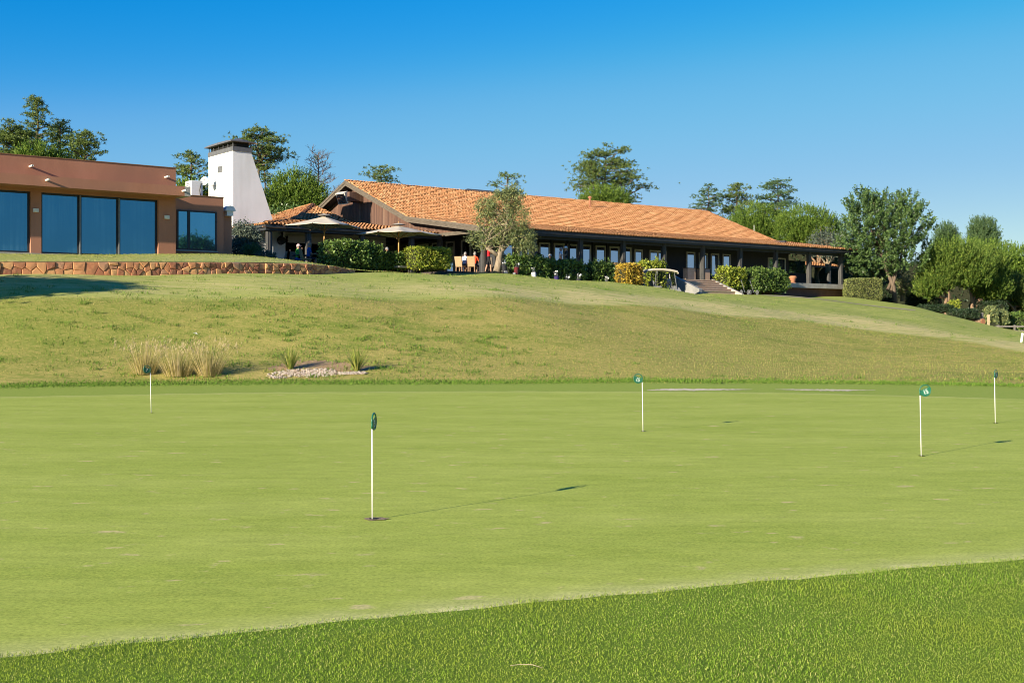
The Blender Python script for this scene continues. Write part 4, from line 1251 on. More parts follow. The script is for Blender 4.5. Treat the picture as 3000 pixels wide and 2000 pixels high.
def open_pine(xc, x0, x1, yt, yb, Y, label, seed, mat='needle', group='pines behind the buildings', base=None, nbr=46, shape='cone', dens=1.0, lean=0):
    """airy pine: trunk, whorled limbs, flat needle pads at their ends"""
    rnd = random.Random(seed); rs = np.random.default_rng(seed)
    T = at(xc, yt, Y); Bt = at(xc, yb, Y); H0 = base if base is not None else 3.8
    X0 = T.x - lean
    root = tree_root('pine_tree', X0, Y, H0, label, group)
    H = T.z - H0; cb = Bt.z - H0; Rr = (x1 - x0) / 2 * Y / F; cx = ((x0 + x1) / 2 - xc) * Y / F
    tr = MB()
    tp = wobble_line((0, 0, 0), (lean, 0, H * .97), 8, .008, rnd)
    r0 = max(.2, H * .022)
    tr.tube(tp, [r0 * (1 - .85 * i / 8) for i in range(9)], 7)
    def trunk(z):
        f = min(max(z / (H * .97), 0), .999) * 8; i = int(f); return tp[i].lerp(tp[i + 1], f - i)
    cen = []; nbr = int(nbr * .55)
    for i in range(nbr):
        t_ = (i + rnd.random() * .6) / nbr
        z = cb + (H - cb) * t_ * .96
        if shape == 'cone': rr = Rr * (1.0 - .86 * t_ ** 1.15) * (.55 + .45 * min(1, t_ * 5))
        elif shape == 'umbrella': rr = Rr * math.sqrt(max(.05, 1 - (t_ * 1.5 - .5) ** 2)) if t_ > .2 else Rr * .5
        else: rr = Rr * math.sqrt(max(.06, 1 - (2 * t_ - 1) ** 2))
        rr *= rnd.uniform(.5, 1.03)
        a = i * 2.399 + rnd.uniform(-.5, .5)
        p0 = trunk(z - rr * .12)
        tipz = z + rr * rnd.uniform(-.05, .28)
        p1 = Vector((p0.x + rr * math.cos(a) + cx * (rr / Rr), p0.y + rr * math.sin(a), tipz))
        ln = wobble_line(p0, p1, 4, .05, rnd)
        rb = max(.045, r0 * .34 * (1 - t_ * .7))
        tr.tube(ln, [rb, rb * .85, rb * .7, rb * .55, rb * .4], 5, cap=False)
        npad = max(1, int(round(rr * .75 * dens + rnd.random() * .8)))
        for k in range(npad):
            q = 1.0 if k == 0 else rnd.uniform(.35, .98); f = min(q, .999) * 4; j = int(f)
            b = ln[j].lerp(ln[j + 1], f - j)
            sp = (.26 + .10 * rr) * rnd.uniform(.7, 1.2)
            off = Vector((rnd.gauss(0, sp * .8), rnd.gauss(0, sp * .8), .08 + abs(rnd.gauss(0, sp * .4)))) if k else Vector((0, 0, .05))
            c = b + off
            if off.length > .3: tr.tube([b, c], [.03, .02], 4, cap=False)
            for _ in range(int(9 + 16 * sp)):
                cen.append(c + Vector((rnd.gauss(0, sp), rnd.gauss(0, sp), rnd.gauss(0, sp * .28))))
    for k in range(6):
        cen.append(Vector((lean + rnd.gauss(0, .15), rnd.gauss(0, .15), H - rnd.random() * .7)))
    tr.build('trunk', M['bark'], root, smooth=True)
    Cn = np.array([tuple(c) for c in cen])
    V = needle_tufts(Cn, .23, 13, rs, .45, .045)
    link('crown', leaves_mesh('crown', [V]), M[mat], root)
    return root

def stone_pine(blobs, Y, label, seed, mat='needle_bright', group='bright stone pines', base=3.6, trunk_x=None, trunkmat='bark_red', n=900, forks=3, depth=.8):
    """dense rounded pine with upright shoots; blobs = (x, y, rx, ry) in picture units at distance Y"""
    rs = np.random.default_rng(seed); rnd = random.Random(seed)
    xs = [b[0] for b in blobs]
    tx = trunk_x if trunk_x is not None else sum(xs) / len(xs)
    X0 = (tx - 1500) / F * Y
    root = tree_root('stone_pine', X0, Y, base, label, group)
    k = Y / F
    P = []; Ndir = []; D = []
    tot = sum(b[2] * b[3] for b in blobs)
    inner = []
    for (x, y, rx, ry) in blobs:
        c = at(x, y, Y); c = np.array([c.x - X0, rnd.uniform(-.6, .6), c.z - base]); r = np.array([rx * k, rx * k * depth, ry * k])
        m_ = int(n * rx * ry / tot)
        d = rand_dirs(m_ * 2, rs); d = d[(d[:, 1] < .5) & (d[:, 2] > -.75)][:m_]
        lump = 1 + .13 * np.sin(d[:, 0] * 6 + seed) * np.sin(d[:, 2] * 7 + d[:, 1] * 5) 
        sc = (rs.uniform(.80, 1.0, len(d)) * lump)[:, None]
        P.append(c + d * r * sc); Ndir.append(d)
        m2 = m_ // 2
        d2 = rand_dirs(m2, rs); inner.append(c + d2 * r * rs.uniform(.3, .72, m2)[:, None])
    P = np.concatenate(P); Ndir = np.concatenate(Ndir); inner = np.concatenate(inner)
    # each shoot: a spindle of needles along an upward axis
    kn = 15
    ax = Ndir * .55 + np.array([0, 0, 1.0]) + rs.normal(0, .15, P.shape); ax /= np.linalg.norm(ax, axis=1, keepdims=True)
    Ls = rs.uniform(.4, 1.0, len(P))
    C2 = np.repeat(P, kn, 0); A2 = np.repeat(ax, kn, 0); L2_ = np.repeat(Ls, kn)
    tpos = rs.uniform(0, 1, len(C2))
    dd = rand_dirs(len(C2), rs) * .55 + A2 * 1.0; dd /= np.linalg.norm(dd, axis=1, keepdims=True)
    ln = .22 * (1.1 - .5 * tpos)
    Cc = C2 + A2 * (L2_ * tpos)[:, None] + dd * (ln / 2)[:, None]
    V1 = leaf_quads(Cc, dd, rand_dirs(len(Cc), rs), ln, .05)
    V2 = needle_tufts(inner, .5, 9, rs, .1, .16)
    link('crown', leaves_mesh('crown', [V1, V2]), M[mat], root)
    tr = MB(); zc = np.mean([at(b[0], b[1], Y).z for b in blobs]) - base
    t0 = wobble_line((0, 0, -.2), (rnd.gauss(0, .2), 0, zc * .75), 5, .02, rnd)
    rr = max(.17, zc * .04)
    tr.tube(t0, [rr * 1.25, rr, rr * .9, rr * .8, rr * .7, rr * .6], 8)
    for i in range(forks * len(blobs)):
        b = blobs[i % len(blobs)]; c = at(b[0], b[1], Y)
        st_ = t0[rnd.choice([3, 4, 5])]
        e = Vector((c.x - X0 + rnd.gauss(0, b[2] * k * .4), rnd.gauss(0, b[2] * k * .4), c.z - base + rnd.gauss(0, b[3] * k * .3)))
        tr.tube(wobble_line(st_, e, 4, .05, rnd), [rr * .5, rr * .4, rr * .3, rr * .2, rr * .1], 6, cap=False)
    tr.build('trunk', M[trunkmat], root, smooth=True)
    return root

def leafy_tree(name, blobs, Y, label, seed, mat, base, stems, ncl, per, leaf, spread, bark='bark_olive', group=None, upright=False, depth=.9, trunk_r=.2):
    """broadleaf: limbs plus clumps of leaves; stems = list of polylines (x, y, dy) in picture units"""
    rs = np.random.default_rng(seed); rnd = random.Random(seed)
    x0 = stems[0][0][0]; X0 = (x0 - 1500) / F * Y
    root = tree_root(name, X0, Y, base, label, group)
    k = Y / F
    tot = sum(b[2] * b[3] for b in blobs); Cn = []; Out = []
    for (x, y, rx, ry) in blobs:
        c = at(x, y, Y); c = np.array([c.x - X0, rnd.uniform(-.25, .25) * rx * k, c.z - base]); r = np.array([rx * k, rx * k * depth, ry * k])
        m_ = max(6, int(ncl * rx * ry / tot)); d = rand_dirs(m_, rs)
        Cn.append(c + d * r * (rs.uniform(.25, 1.0, m_) ** .45)[:, None]); Out.append(d)
    Cn = np.concatenate(Cn); Out = np.concatenate(Out)
    C2 = np.repeat(Cn, per, 0); O2 = np.repeat(Out, per, 0)
    if upright:
        tpos = np.tile(np.linspace(0, 1, per), len(Cn))
        ax = Out * .7 + np.array([0, 0, .8]); ax /= np.linalg.norm(ax, axis=1, keepdims=True)
        A2 = np.repeat(ax, per, 0)
        C2 = C2 + A2 * (tpos * spread * 2.2)[:, None] + rs.normal(0, spread * .28, C2.shape)
        D = A2 * .6 + rand_dirs(len(C2), rs); 
    else:
        C2 = C2 + rs.normal(0, spread, C2.shape)
        D = rand_dirs(len(C2), rs) + O2 * .3 + np.array([0, 0, .15])
    D /= np.linalg.norm(D, axis=1, keepdims=True)
    V = leaf_quads(C2, D, rand_dirs(len(C2), rs) + np.array([0, 0, .6]), leaf * rs.uniform(.7, 1.25, len(C2)), leaf * .5 * rs.uniform(.8, 1.2, len(C2)))
    link('crown', leaves_mesh('crown', [V]), M[mat], root)
    tr = MB(); ends = []
    for st_ in stems:
        pl = []
        for q in st_:
            p = at(q[0], q[1], Y); pl.append(Vector((p.x - X0, (q[2] if len(q) > 2 else 0), p.z - base)))
        r_ = st_[0][3] if len(st_[0]) > 3 else trunk_r
        tr.tube(pl, [r_ * (1 - .6 * i / (len(pl) - 1)) for i in range(len(pl))], 9)
        ends.append((pl, r_))
    idx = rs.permutation(len(Cn))[:70]
    for i in idx:
        pl, r_ = rnd.choice(ends); s_ = pl[-1] if rnd.random() < .7 else pl[-2].lerp(pl[-1], rnd.random())
        tr.tube(wobble_line(s_, Vector(Cn[i]), 4, .06, rnd), [r_ * .28, r_ * .2, r_ * .14, r_ * .09, r_ * .04], 5, cap=False)
    tr.build('trunk', M[bark], root, smooth=True)
    return root

def hedge(name, xa, xb, Y, yt, yb, dep, label, seed, mat, leaf=.13, n=2600, loose=.05, rnd_=.35, group=None, spikes=0, core=True, cat='hedge', along=True, zb=None):
    """a clipped or loose hedge: dark core plus a skin of leaves, runs along the building front"""
    rs = np.random.default_rng(seed)
    pa = at(xa, yb, Y); pb = at(xb, yb, Y)
    zt = at(xa, yt, Y).z; z0 = zb if zb is not None else min(pa.z, pb.z)
    wd = pb.x - pa.x; h = zt - z0
    if along:
        wd = wd / U[0] * .94
    X = (pa.x + pb.x) / 2
    root = empty(name, (X, Y, z0), PHI if along else 0, label, cat, group)
    def surf(m_, shr):
        # points on a rounded box
        p = rs.uniform(-1, 1, (m_, 3)); ax = rs.choice(3, m_, p=[.2, .45, .35])
        sg = np.where(rs.random(m_) < .5, -1, 1.); sg = np.where(ax == 2, np.where(rs.random(m_) < .93, 1, -1), sg); sg = np.where((ax == 1) & (rs.random(m_) < .7), -1, sg)
        p[np.arange(m_), ax] = sg
        l = (np.abs(p) ** 5).sum(1) ** (1 / 5.)
        q = p / l[:, None]
        q = p * (1 - rnd_) + q * rnd_
        nr = q ** 5; nr /= np.linalg.norm(nr, axis=1, keepdims=True) + 1e-6
        return q * np.array([wd / 2 - shr, dep / 2 - shr, h / 2 - shr]) + np.array([0, 0, h / 2]), nr
    P_, Nr = surf(n, .04)
    lump = .5 + .5 * np.sin(P_[:, 0] * 3.3 + seed) * np.sin(P_[:, 2] * 4.1 + P_[:, 1] * 2)
    P_ = P_ + Nr * (rs.normal(0, loose, n) + loose * 1.6 * lump - loose)[:, None]
    D = rand_dirs(n, rs) + Nr * .5 + np.array([0, 0, .35]); D /= np.linalg.norm(D, axis=1, keepdims=True)
    L = leaf * rs.uniform(.7, 1.4, n)
    V = [leaf_quads(P_, D, Nr * .5 + rs.normal(0, 1.0, P_.shape), L, L * .45)]
    if spikes:
        S_ = P_[(Nr[:, 2] > .5)][:spikes]
        kk = 9; C2 = np.repeat(S_, kk, 0); tt = np.tile(np.linspace(0, 1, kk), len(S_))
        hh = np.repeat(rs.uniform(.06, .24, len(S_)), kk)
        C2 = C2 + np.stack([rs.normal(0, .03, len(C2)), rs.normal(0, .03, len(C2)), tt * hh], -1)
        D = rand_dirs(len(C2), rs) + np.array([0, 0, .9]); D /= np.linalg.norm(D, axis=1, keepdims=True)
        V.append(leaf_quads(C2, D, rand_dirs(len(C2), rs), leaf * 1.2, leaf * .42))
    link('foliage', leaves_mesh('foliage', V), M[mat], root)
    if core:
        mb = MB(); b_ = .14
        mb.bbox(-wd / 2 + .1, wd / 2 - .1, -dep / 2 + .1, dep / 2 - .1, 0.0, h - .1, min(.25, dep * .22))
        mb.build('dark_core', M['core'], root)  # solid dark box added behind the leaves to block light
    return root

# ------------------------------------------------------------------ trees
open_pine(105, 42, 165, 280, 470, 84, 'tallest thin pine at far left above the terracotta wing', 21, nbr=58, dens=1.1)
open_pine(52, -25, 108, 368, 500, 80, 'dense dark pine left of the tallest pine, above the terracotta wing', 22, nbr=60, dens=2.2, shape='round')
open_pine(176, 140, 232, 355, 480, 86, 'sparse pine just right of the tallest pine at far left', 23, nbr=46)
open_pine(250, 205, 296, 388, 480, 82, 'small bushy pine at the right end of the left group', 24, nbr=46, dens=1.6, shape='round')
stone_pine([(105, 478, 50, 30), (165, 488, 30, 25)], 76, 'bright young pine shoots showing over the terracotta parapet', 25, n=420)
open_pine(559, 502, 612, 443, 590, 88, 'open pine standing left of the white chimney tower', 26, nbr=44, dens=1.3, shape='round')
stone_pine([(555, 575, 48, 28)], 80, 'low bright pine behind the cooling unit, left of the tower', 27, n=260)
open_pine(752, 664, 858, 381, 500, 98, 'broad umbrella pine rising behind the white chimney tower', 28, nbr=64, dens=1.6, shape='umbrella')
open_pine(775, 745, 835, 490, 640, 96, 'thin ragged pine close behind the right side of the tower', 29, nbr=30, dens=.8)
stone_pine([(865, 585, 70, 72), (915, 600, 45, 55), (815, 615, 42, 48)], 93, 'dense bright pine between the chimney tower and the boarded gable', 30, n=1300)
leafy_tree('dark_laurel', [(830, 650, 60, 40)], 91, 'dark evergreen shrub at the foot of the pine behind the flue', 31, 'carob', 4.2, [[(830, 700), (830, 655)]], 120, 26, .22, .35, 'bark')
open_pine(1115, 1060, 1170, 485, 620, 112, 'pine top poking over the roof right of the gable peak', 32, nbr=40, dens=1.5, shape='round')
open_pine(1486, 1440, 1532, 505, 650, 105, 'small pine top showing above the olive tree', 33, nbr=34, dens=.9, shape='round')
open_pine(1775, 1648, 1898, 438, 640, 110, 'wide spreading pine rising behind the middle of the tiled roof', 34, nbr=80, dens=2.0, shape='round')
stone_pine([(1772, 600, 72, 40)], 104, 'bright young pine dome showing over the ridge below the wide pine', 35, n=520)
open_pine(2075, 2024, 2118, 540, 680, 122, 'leftmost of the three slim pines behind the roof end', 36, mat='needle_blue', nbr=44, dens=1.5, shape='round')
open_pine(2158, 2098, 2215, 537, 690, 124, 'round-topped pine in the middle of three behind the roof end', 37, nbr=56, dens=2.0, shape='round')
open_pine(2278, 2212, 2345, 523, 690, 126, 'upright feathery pine, right one of three behind the roof end', 38, mat='needle_blue', nbr=60, dens=1.8, shape='round')
stone_pine([(2215, 672, 75, 62), (2185, 700, 60, 50)], 116, 'left dome of the bright stone pines behind the veranda roof', 39, n=1300)
stone_pine([(2360, 678, 92, 62), (2425, 700, 50, 48)], 114, 'right broad dome of the bright stone pines behind the veranda roof', 40, n=1500)
leafy_tree('olive_tree', [(2425, 715, 50, 38)], 104, 'grey green olive crown behind the right end of the veranda roof', 41, 'olive_grey', 3.8, [[(2425, 800), (2425, 725)]], 110, 26, .2, .3)
# the big carob by the veranda end
leafy_tree('carob_tree', [(2590, 680, 110, 85), (2530, 650, 70, 75), (2640, 665, 85, 70), (2500, 730, 55, 50), (2660, 750, 70, 55), (2560, 770, 75, 45), (2600, 615, 65, 50), (2520, 600, 40, 40), (2660, 610, 45, 45)],
           95, 'large dark green carob tree standing beside the veranda end', 42, 'carob', 3.4,
           [[(2622, 888, 0, .22), (2618, 840, 0), (2600, 790, .2), (2575, 720, .3)], [(2610, 860, 0, .16), (2625, 800, 0), (2650, 730, .3)], [(2600, 850, 0, .13), (2622, 800, .1), (2610, 740, .2)]],
           900, 40, .19, .27, 'bark', upright=True, trunk_r=.3)
leafy_tree('carob_tree', [(2545, 795, 55, 40), (2500, 770, 40, 40)], 99, 'leaning low carob trunk behind the clipped hedge', 43, 'carob', 3.6,
           [[(2563, 860, 0, .22), (2556, 800, 0), (2540, 770, .1)], [(2563, 830, 0, .15), (2585, 808, 0), (2600, 790, .1)]], 130, 26, .24, .3, 'bark_red', upright=True)
leafy_tree('olive_tree', [(2650, 838, 32, 26)], 98, 'small pollarded olive with a pale trunk right of the carob', 44, 'olive', 3.2,
           [[(2645, 882, 0, .22), (2644, 862, 0), (2640, 848, 0)], [(2645, 868, 0, .12), (2655, 850, 0), (2660, 840, 0)]], 70, 26, .16, .25)
# stone pines on the right
stone_pine([(2780, 775, 75, 55), (2840, 800, 70, 60), (2745, 820, 55, 45), (2720, 850, 40, 32)], 96, 'bright spreading stone pine with orange trunk at the right', 45, 'needle_yellow', trunk_x=2772, base=2.6, n=1700, forks=4)
stone_pine([(2880, 790, 75, 60), (2900, 850, 55, 40)], 98, 'second bright stone pine with a slim trunk at the right', 46, 'needle_yellow', trunk_x=2855, base=2.0, n=1300)
stone_pine([(2742, 790, 40, 50)], 101, 'pine behind the pale trunk between carob and stone pine', 47, 'needle_bright', trunk_x=2757, base=2.8, trunkmat='bark', n=420)
stone_pine([(2772, 705, 28, 38)], 118, 'blue green pointed crown above the right pines, nearer the carob', 48, 'needle_blue', n=420)
stone_pine([(2880, 700, 36, 48), (2858, 690, 20, 40)], 120, 'blue green pointed crown above the right pines, nearer the frame edge', 49, 'needle_blue', n=620)
stone_pine([(2800, 745, 80, 35), (2900, 760, 80, 40)], 112, 'pine canopy in the second row behind the right stone pines', 50, 'needle_bright', n=900)
stone_pine([(2975, 790, 65, 55), (3020, 830, 60, 70)], 106, 'dark dense pine at the right edge of the picture', 51, 'needle_bright', trunk_x=2985, base=1.2, n=1200)
stone_pine([(2960, 860, 60, 50), (3030, 880, 50, 50)], 100, 'low shaded pine at the right edge below the dense one', 52, 'needle', trunk_x=2975, base=1.0, n=900)
# olive in front of the terrace
leafy_tree('olive_tree', [(1470, 600, 55, 48), (1436, 640, 46, 36), (1512, 640, 46, 48), (1403, 702, 36, 28), (1530, 700, 38, 42), (1472, 690, 44, 34), (1425, 612, 34, 32), (1503, 578, 38, 34), (1545, 722, 24, 27), (1440, 700, 30, 26)],
           71.3, 'gnarled grey green olive tree standing before the terrace', 53, 'olive', 4.74,
           [[(1455, 802, 0, .27), (1462, 770, 0), (1463, 750, 0), (1472, 715, 0), (1462, 670, .2)], [(1463, 752, 0, .15), (1440, 735, -.1), (1425, 728, -.2)], [(1468, 735, 0, .17), (1490, 710, .2), (1505, 670, .3)], [(1466, 722, 0, .10), (1478, 690, -.2), (1485, 655, -.3)]],
           470, 36, .11, .145, trunk_r=.25, depth=.6)
leafy_tree('olive_shrub', [(715, 690, 36, 42), (700, 730, 38, 28), (740, 715, 26, 40)], 66, 'soft grey olive shrub in the shade at the foot of the tower', 54, 'olive_grey', 4.9,
           [[(705, 760, 0, .06), (703, 700, 0)], [(715, 760, 0, .06), (718, 690, 0)], [(725, 760, 0, .05), (738, 700, 0)]], 330, 30, .12, .16, 'bark_olive')
leafy_tree('dark_shrub', [(740, 742, 30, 20)], 65, 'rounded dark shrub beside the olive shrub', 55, 'carob', 4.95, [[(740, 765, 0, .05), (740, 745, 0)]], 120, 26, .11, .13)
leafy_tree('rosemary_shrub', [(778, 755, 26, 12)], 63.5, 'low rosemary shrub in front of the bar column', 56, 'olive_grey', 4.9, [[(775, 770, 0, .03), (778, 757, 0)]], 90, 20, .10, .1, upright=True)

# bare dead tree
def dead_tree():
    rnd = random.Random(5); Y = 100; T = at(933, 447, Y); b0 = 4.0
    root = tree_root('dead_tree', T.x, Y, b0, 'bare leafless grey tree left of the gable peak', None)
    H = T.z - b0; tr = MB(); tp = wobble_line((0, 0, 0), (0, 0, H), 8, .01, rnd)
    tr.tube(tp, [.22 * (1 - .88 * i / 8) for i in range(9)], 7)
    br = MB()
    for i in range(44):
        t_ = .45 + .53 * i / 44; f = t_ * 8; j = min(int(f), 7); p0 = tp[j].lerp(tp[j + 1], f - j)
        rr = 1.9 * (1.15 - t_) / .6 * rnd.uniform(.6, 1.1) + .2; a = i * 2.4 + rnd.uniform(-.4, .4)
        p1 = p0 + Vector((rr * math.cos(a), rr * math.sin(a), rr * rnd.uniform(.25, .8)))
        ln = wobble_line(p0, p1, 4, .06, rnd); br.tube(ln, [.045, .036, .03, .022, .014], 5, cap=False)
        for k in range(6):
            f2 = rnd.uniform(1.2, 3.95); q = int(f2); s_ = ln[q].lerp(ln[q + 1], f2 - q)
            e = s_ + Vector((rnd.gauss(0, .35), rnd.gauss(0, .35), rnd.uniform(.1, .55)))
            br.tube(wobble_line(s_, e, 2, .1, rnd), [.02, .015, .01], 4, cap=False)
            for m_ in range(2):
                e2 = e + Vector((rnd.gauss(0, .2), rnd.gauss(0, .2), rnd.uniform(0, .25))); br.tube([s_.lerp(e, .6), e2], [.012, .008], 4, cap=False)
    tr.build('trunk', M['bark_grey'], root, smooth=True); br.build('branches', M['bark_grey'], root)
dead_tree()
# a tree left of the frame whose shade lies on the lawn below the stone wall
leafy_tree('shade_tree', [(-1430, 390, 330, 55), (-1150, 400, 200, 40)], 35, 'broad tree left of the picture that shades the lawn below the stone wall', 57, 'carob', 1.0, [[(-1430, 1000, 0, .25), (-1430, 420, 0)]], 900, 30, .34, .35, 'bark')

leafy_tree('leafy_tree', [(6300, 330, 380, 460), (6600, 230, 250, 320), (6050, 190, 220, 300)], 28, 'leafy tree right of the picture, mirrored in the side window of the terracotta wing', 58, 'carob', 0.0, [[(6300, 1160, 0, .3), (6300, 400, 0)]], 700, 28, .34, .4, 'bark')

# ------------------------------------------------------------------ hedges and shrubs round the terrace
hedge('oleander_hedge', 948, 1062, 63.5, 716, 790, 1.4, 'tall dark green oleander hedge left of the second parasol pole', 61, 'hedge', .16, 4200, .10, .6, 'terrace hedges', spikes=170)
hedge('oleander_hedge', 1040, 1104, 64.6, 722, 790, 1.3, 'oleander hedge piece with a tall shoot beside the first', 62, 'hedge', .16, 2600, .10, .6, 'terrace hedges', spikes=130)
hedge('oleander_hedge', 1085, 1172, 65.5, 746, 792, 1.2, 'lower dark oleander hedge in front of the two grey-haired diners', 63, 'hedge', .15, 2800, .09, .6, 'terrace hedges', spikes=90)
hedge('clipped_hedge', 1196, 1306, 66.0, 725, 792, 1.6, 'rounded yellow green clipped hedge beside the white door', 64, 'hedge_yellow', .11, 5200, .04, .55, 'terrace hedges')
hedge('long_hedge', 1478, 1600, 72.3, 757, 806, 1.0, 'loose green hedge right of the olive trunk', 65, 'hedge', .17, 3600, .10, .6, 'veranda hedges', spikes=110, zb=4.5)
hedge('long_hedge', 1590, 1712, 74.6, 768, 818, 1.0, 'loose green hedge in front of the standing men', 66, 'hedge', .17, 3600, .10, .6, 'veranda hedges', spikes=110, zb=4.4)
hedge('long_hedge', 1714, 1800, 76.5, 775, 820, 1.0, 'loose green hedge left of the yellow bush', 67, 'hedge', .16, 2600, .09, .6, 'veranda hedges', spikes=70, zb=4.3)
hedge('yellow_bush', 1811, 1872, 74.8, 774, 832, 1.2, 'golden yellow bush beside the golf cart', 68, 'bush_yellow', .13, 3400, .05, .8, cat='bush', zb=4.15)
hedge('oleander_bush', 1868, 1946, 79.0, 772, 846, 1.2, 'bright green oleander bush behind the golf cart roof', 69, 'hedge_yellow', .17, 2600, .10, .8, spikes=130, cat='bush', zb=3.5)
hedge('oleander_hedge', 2103, 2176, 85.0, 790, 848, 1.3, 'yellow green oleander hedge right of the steps', 70, 'hedge_yellow', .16, 3200, .10, .7, 'veranda hedges', spikes=110)
hedge('oleander_hedge', 2172, 2312, 87.0, 795, 856, 1.3, 'wide green oleander hedge before the veranda podium', 71, 'hedge', .17, 4800, .11, .7, 'veranda hedges', spikes=150)
hedge('box_hedge', 2476, 2578, 92.5, 815, 884, 2.0, 'clipped grey green box hedge at the veranda end', 72, 'hedge_box', .11, 5600, .035, .45, cat='hedge', along=False)
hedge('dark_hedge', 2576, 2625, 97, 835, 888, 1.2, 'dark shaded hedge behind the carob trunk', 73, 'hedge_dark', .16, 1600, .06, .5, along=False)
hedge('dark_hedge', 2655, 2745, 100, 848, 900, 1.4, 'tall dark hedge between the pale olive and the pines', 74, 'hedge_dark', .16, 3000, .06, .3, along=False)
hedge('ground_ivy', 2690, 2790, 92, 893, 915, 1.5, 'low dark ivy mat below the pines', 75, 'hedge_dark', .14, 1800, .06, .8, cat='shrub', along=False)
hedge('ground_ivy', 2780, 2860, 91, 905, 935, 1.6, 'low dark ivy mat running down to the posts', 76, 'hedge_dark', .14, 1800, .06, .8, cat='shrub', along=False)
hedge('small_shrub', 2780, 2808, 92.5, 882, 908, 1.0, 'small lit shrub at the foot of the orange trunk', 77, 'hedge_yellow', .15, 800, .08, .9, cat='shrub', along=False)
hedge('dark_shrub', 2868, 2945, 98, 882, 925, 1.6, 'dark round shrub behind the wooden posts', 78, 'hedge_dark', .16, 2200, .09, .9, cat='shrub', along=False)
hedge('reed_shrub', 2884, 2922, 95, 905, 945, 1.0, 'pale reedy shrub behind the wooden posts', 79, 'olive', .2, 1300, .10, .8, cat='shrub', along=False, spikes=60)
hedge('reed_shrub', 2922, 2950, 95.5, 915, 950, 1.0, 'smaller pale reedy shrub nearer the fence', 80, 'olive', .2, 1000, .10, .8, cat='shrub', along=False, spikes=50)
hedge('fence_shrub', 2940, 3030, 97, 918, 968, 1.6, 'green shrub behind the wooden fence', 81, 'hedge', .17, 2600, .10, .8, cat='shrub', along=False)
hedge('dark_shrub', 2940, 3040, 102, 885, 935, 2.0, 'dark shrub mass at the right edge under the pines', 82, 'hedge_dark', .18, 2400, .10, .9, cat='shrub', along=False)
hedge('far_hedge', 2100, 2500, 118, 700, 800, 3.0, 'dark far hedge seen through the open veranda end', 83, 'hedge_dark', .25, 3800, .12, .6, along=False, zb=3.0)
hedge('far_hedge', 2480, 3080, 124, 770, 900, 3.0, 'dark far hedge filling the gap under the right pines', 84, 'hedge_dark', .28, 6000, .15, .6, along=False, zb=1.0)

# little tiled pergola seen through the veranda end
pg = Bld('garden_pergola', 84, 66, 4.0, 'small tiled pergola beyond the open veranda end', 'pergola')
pr_ = pg.part('roof', MB().hexa([(83, 70, 7.1), (95, 70, 7.1), (95, 73, 7.6), (83, 73, 7.6), (83, 70, 7.2), (95, 70, 7.2), (95, 73, 7.7), (83, 73, 7.7)]), M['darkwood'])
Sg, Lg = unit((0, 70, 7.2), (0, 73, 7.7))
v, f = tile_field((0, 70, 7.2), (1, 0, 0), Sg, 83, 95, -.05, Lg, lambda e, s: s < 9, False, 55)
tag(link('tile_courses', fast_mesh('tile_courses', v - np.array(pg.o), f, True), M['tile'], pr_), kind='stuff')
for uu in (83.4, 86.4, 89.4, 92.4): pg.inst('column', CME, uu, 70.3, 4.6)
rl = empty('cross_railing', W(81.5, -66, 4.0), PHI, 'low timber railing with crossed braces beyond the veranda', 'railing')
MB().box(0, 8, -.04, .04, .85, .93).build('top_rail', M['fencewood'], rl)
for k in range(5):
    MB().box(k * 2 - .05, k * 2 + .05, -.05, .05, 0, .95).build('post', M['fencewood'], rl)
for k in range(4):
    MB().tube([(k * 2, 0, .1), (k * 2 + 2, 0, .85)], .035, 5).tube([(k * 2, 0, .85), (k * 2 + 2, 0, .1)], .035, 5).build('cross_brace', M['fencewood'], rl)

# ------------------------------------------------------------------ plants at the foot of the bank
M['straw'] = leafmat('ornamental_grass_straw', [(.18, .19, .04), (.33, .28, .085), (.48, .38, .15), (.58, .46, .22), (.62, .5, .29)], .3, .7, .15)
M['plume'] = leafmat('grass_plume', [(.42, .31, .17), (.52, .41, .24), (.60, .48, .30)], .3, .8, .1)
M['spiky'] = leafmat('spiky_leaf', [(.10, .17, .02), (.20, .27, .04), (.32, .35, .07), (.44, .40, .12)], .3, .5, .3)
def strips(P0, az, lean0, lean1, L, w, segs=4):
    """curved blades: leaning more towards the tip"""
    n = len(P0); V = np.zeros((n, segs + 1, 2, 3)); p = P0.copy()
    side = np.stack([-np.sin(az), np.cos(az), np.zeros(n)], -1) * 1.0
    for s in range(segs + 1):
        t_ = s / segs; ww = w * (1 - t_ ** 1.5 * .9)
        sd = side * (np.broadcast_to(ww, n) / 2)[:, None]
        V[:, s, 0] = p - sd; V[:, s, 1] = p + sd
        ln = lean0 + (lean1 - lean0) * (t_ ** 1.4)
        p = p + np.stack([np.cos(az) * np.sin(ln), np.sin(az) * np.sin(ln), np.cos(ln)], -1) * (L / segs)[:, None]
    idx = np.arange(n * (segs + 1) * 2).reshape(n, segs + 1, 2)
    Fc = np.stack([idx[:, :-1, 0], idx[:, :-1, 1], idx[:, 1:, 1], idx[:, 1:, 0]], -1).reshape(-1, 4)
    return V.reshape(-1, 3), Fc, V[:, -1].mean(1)
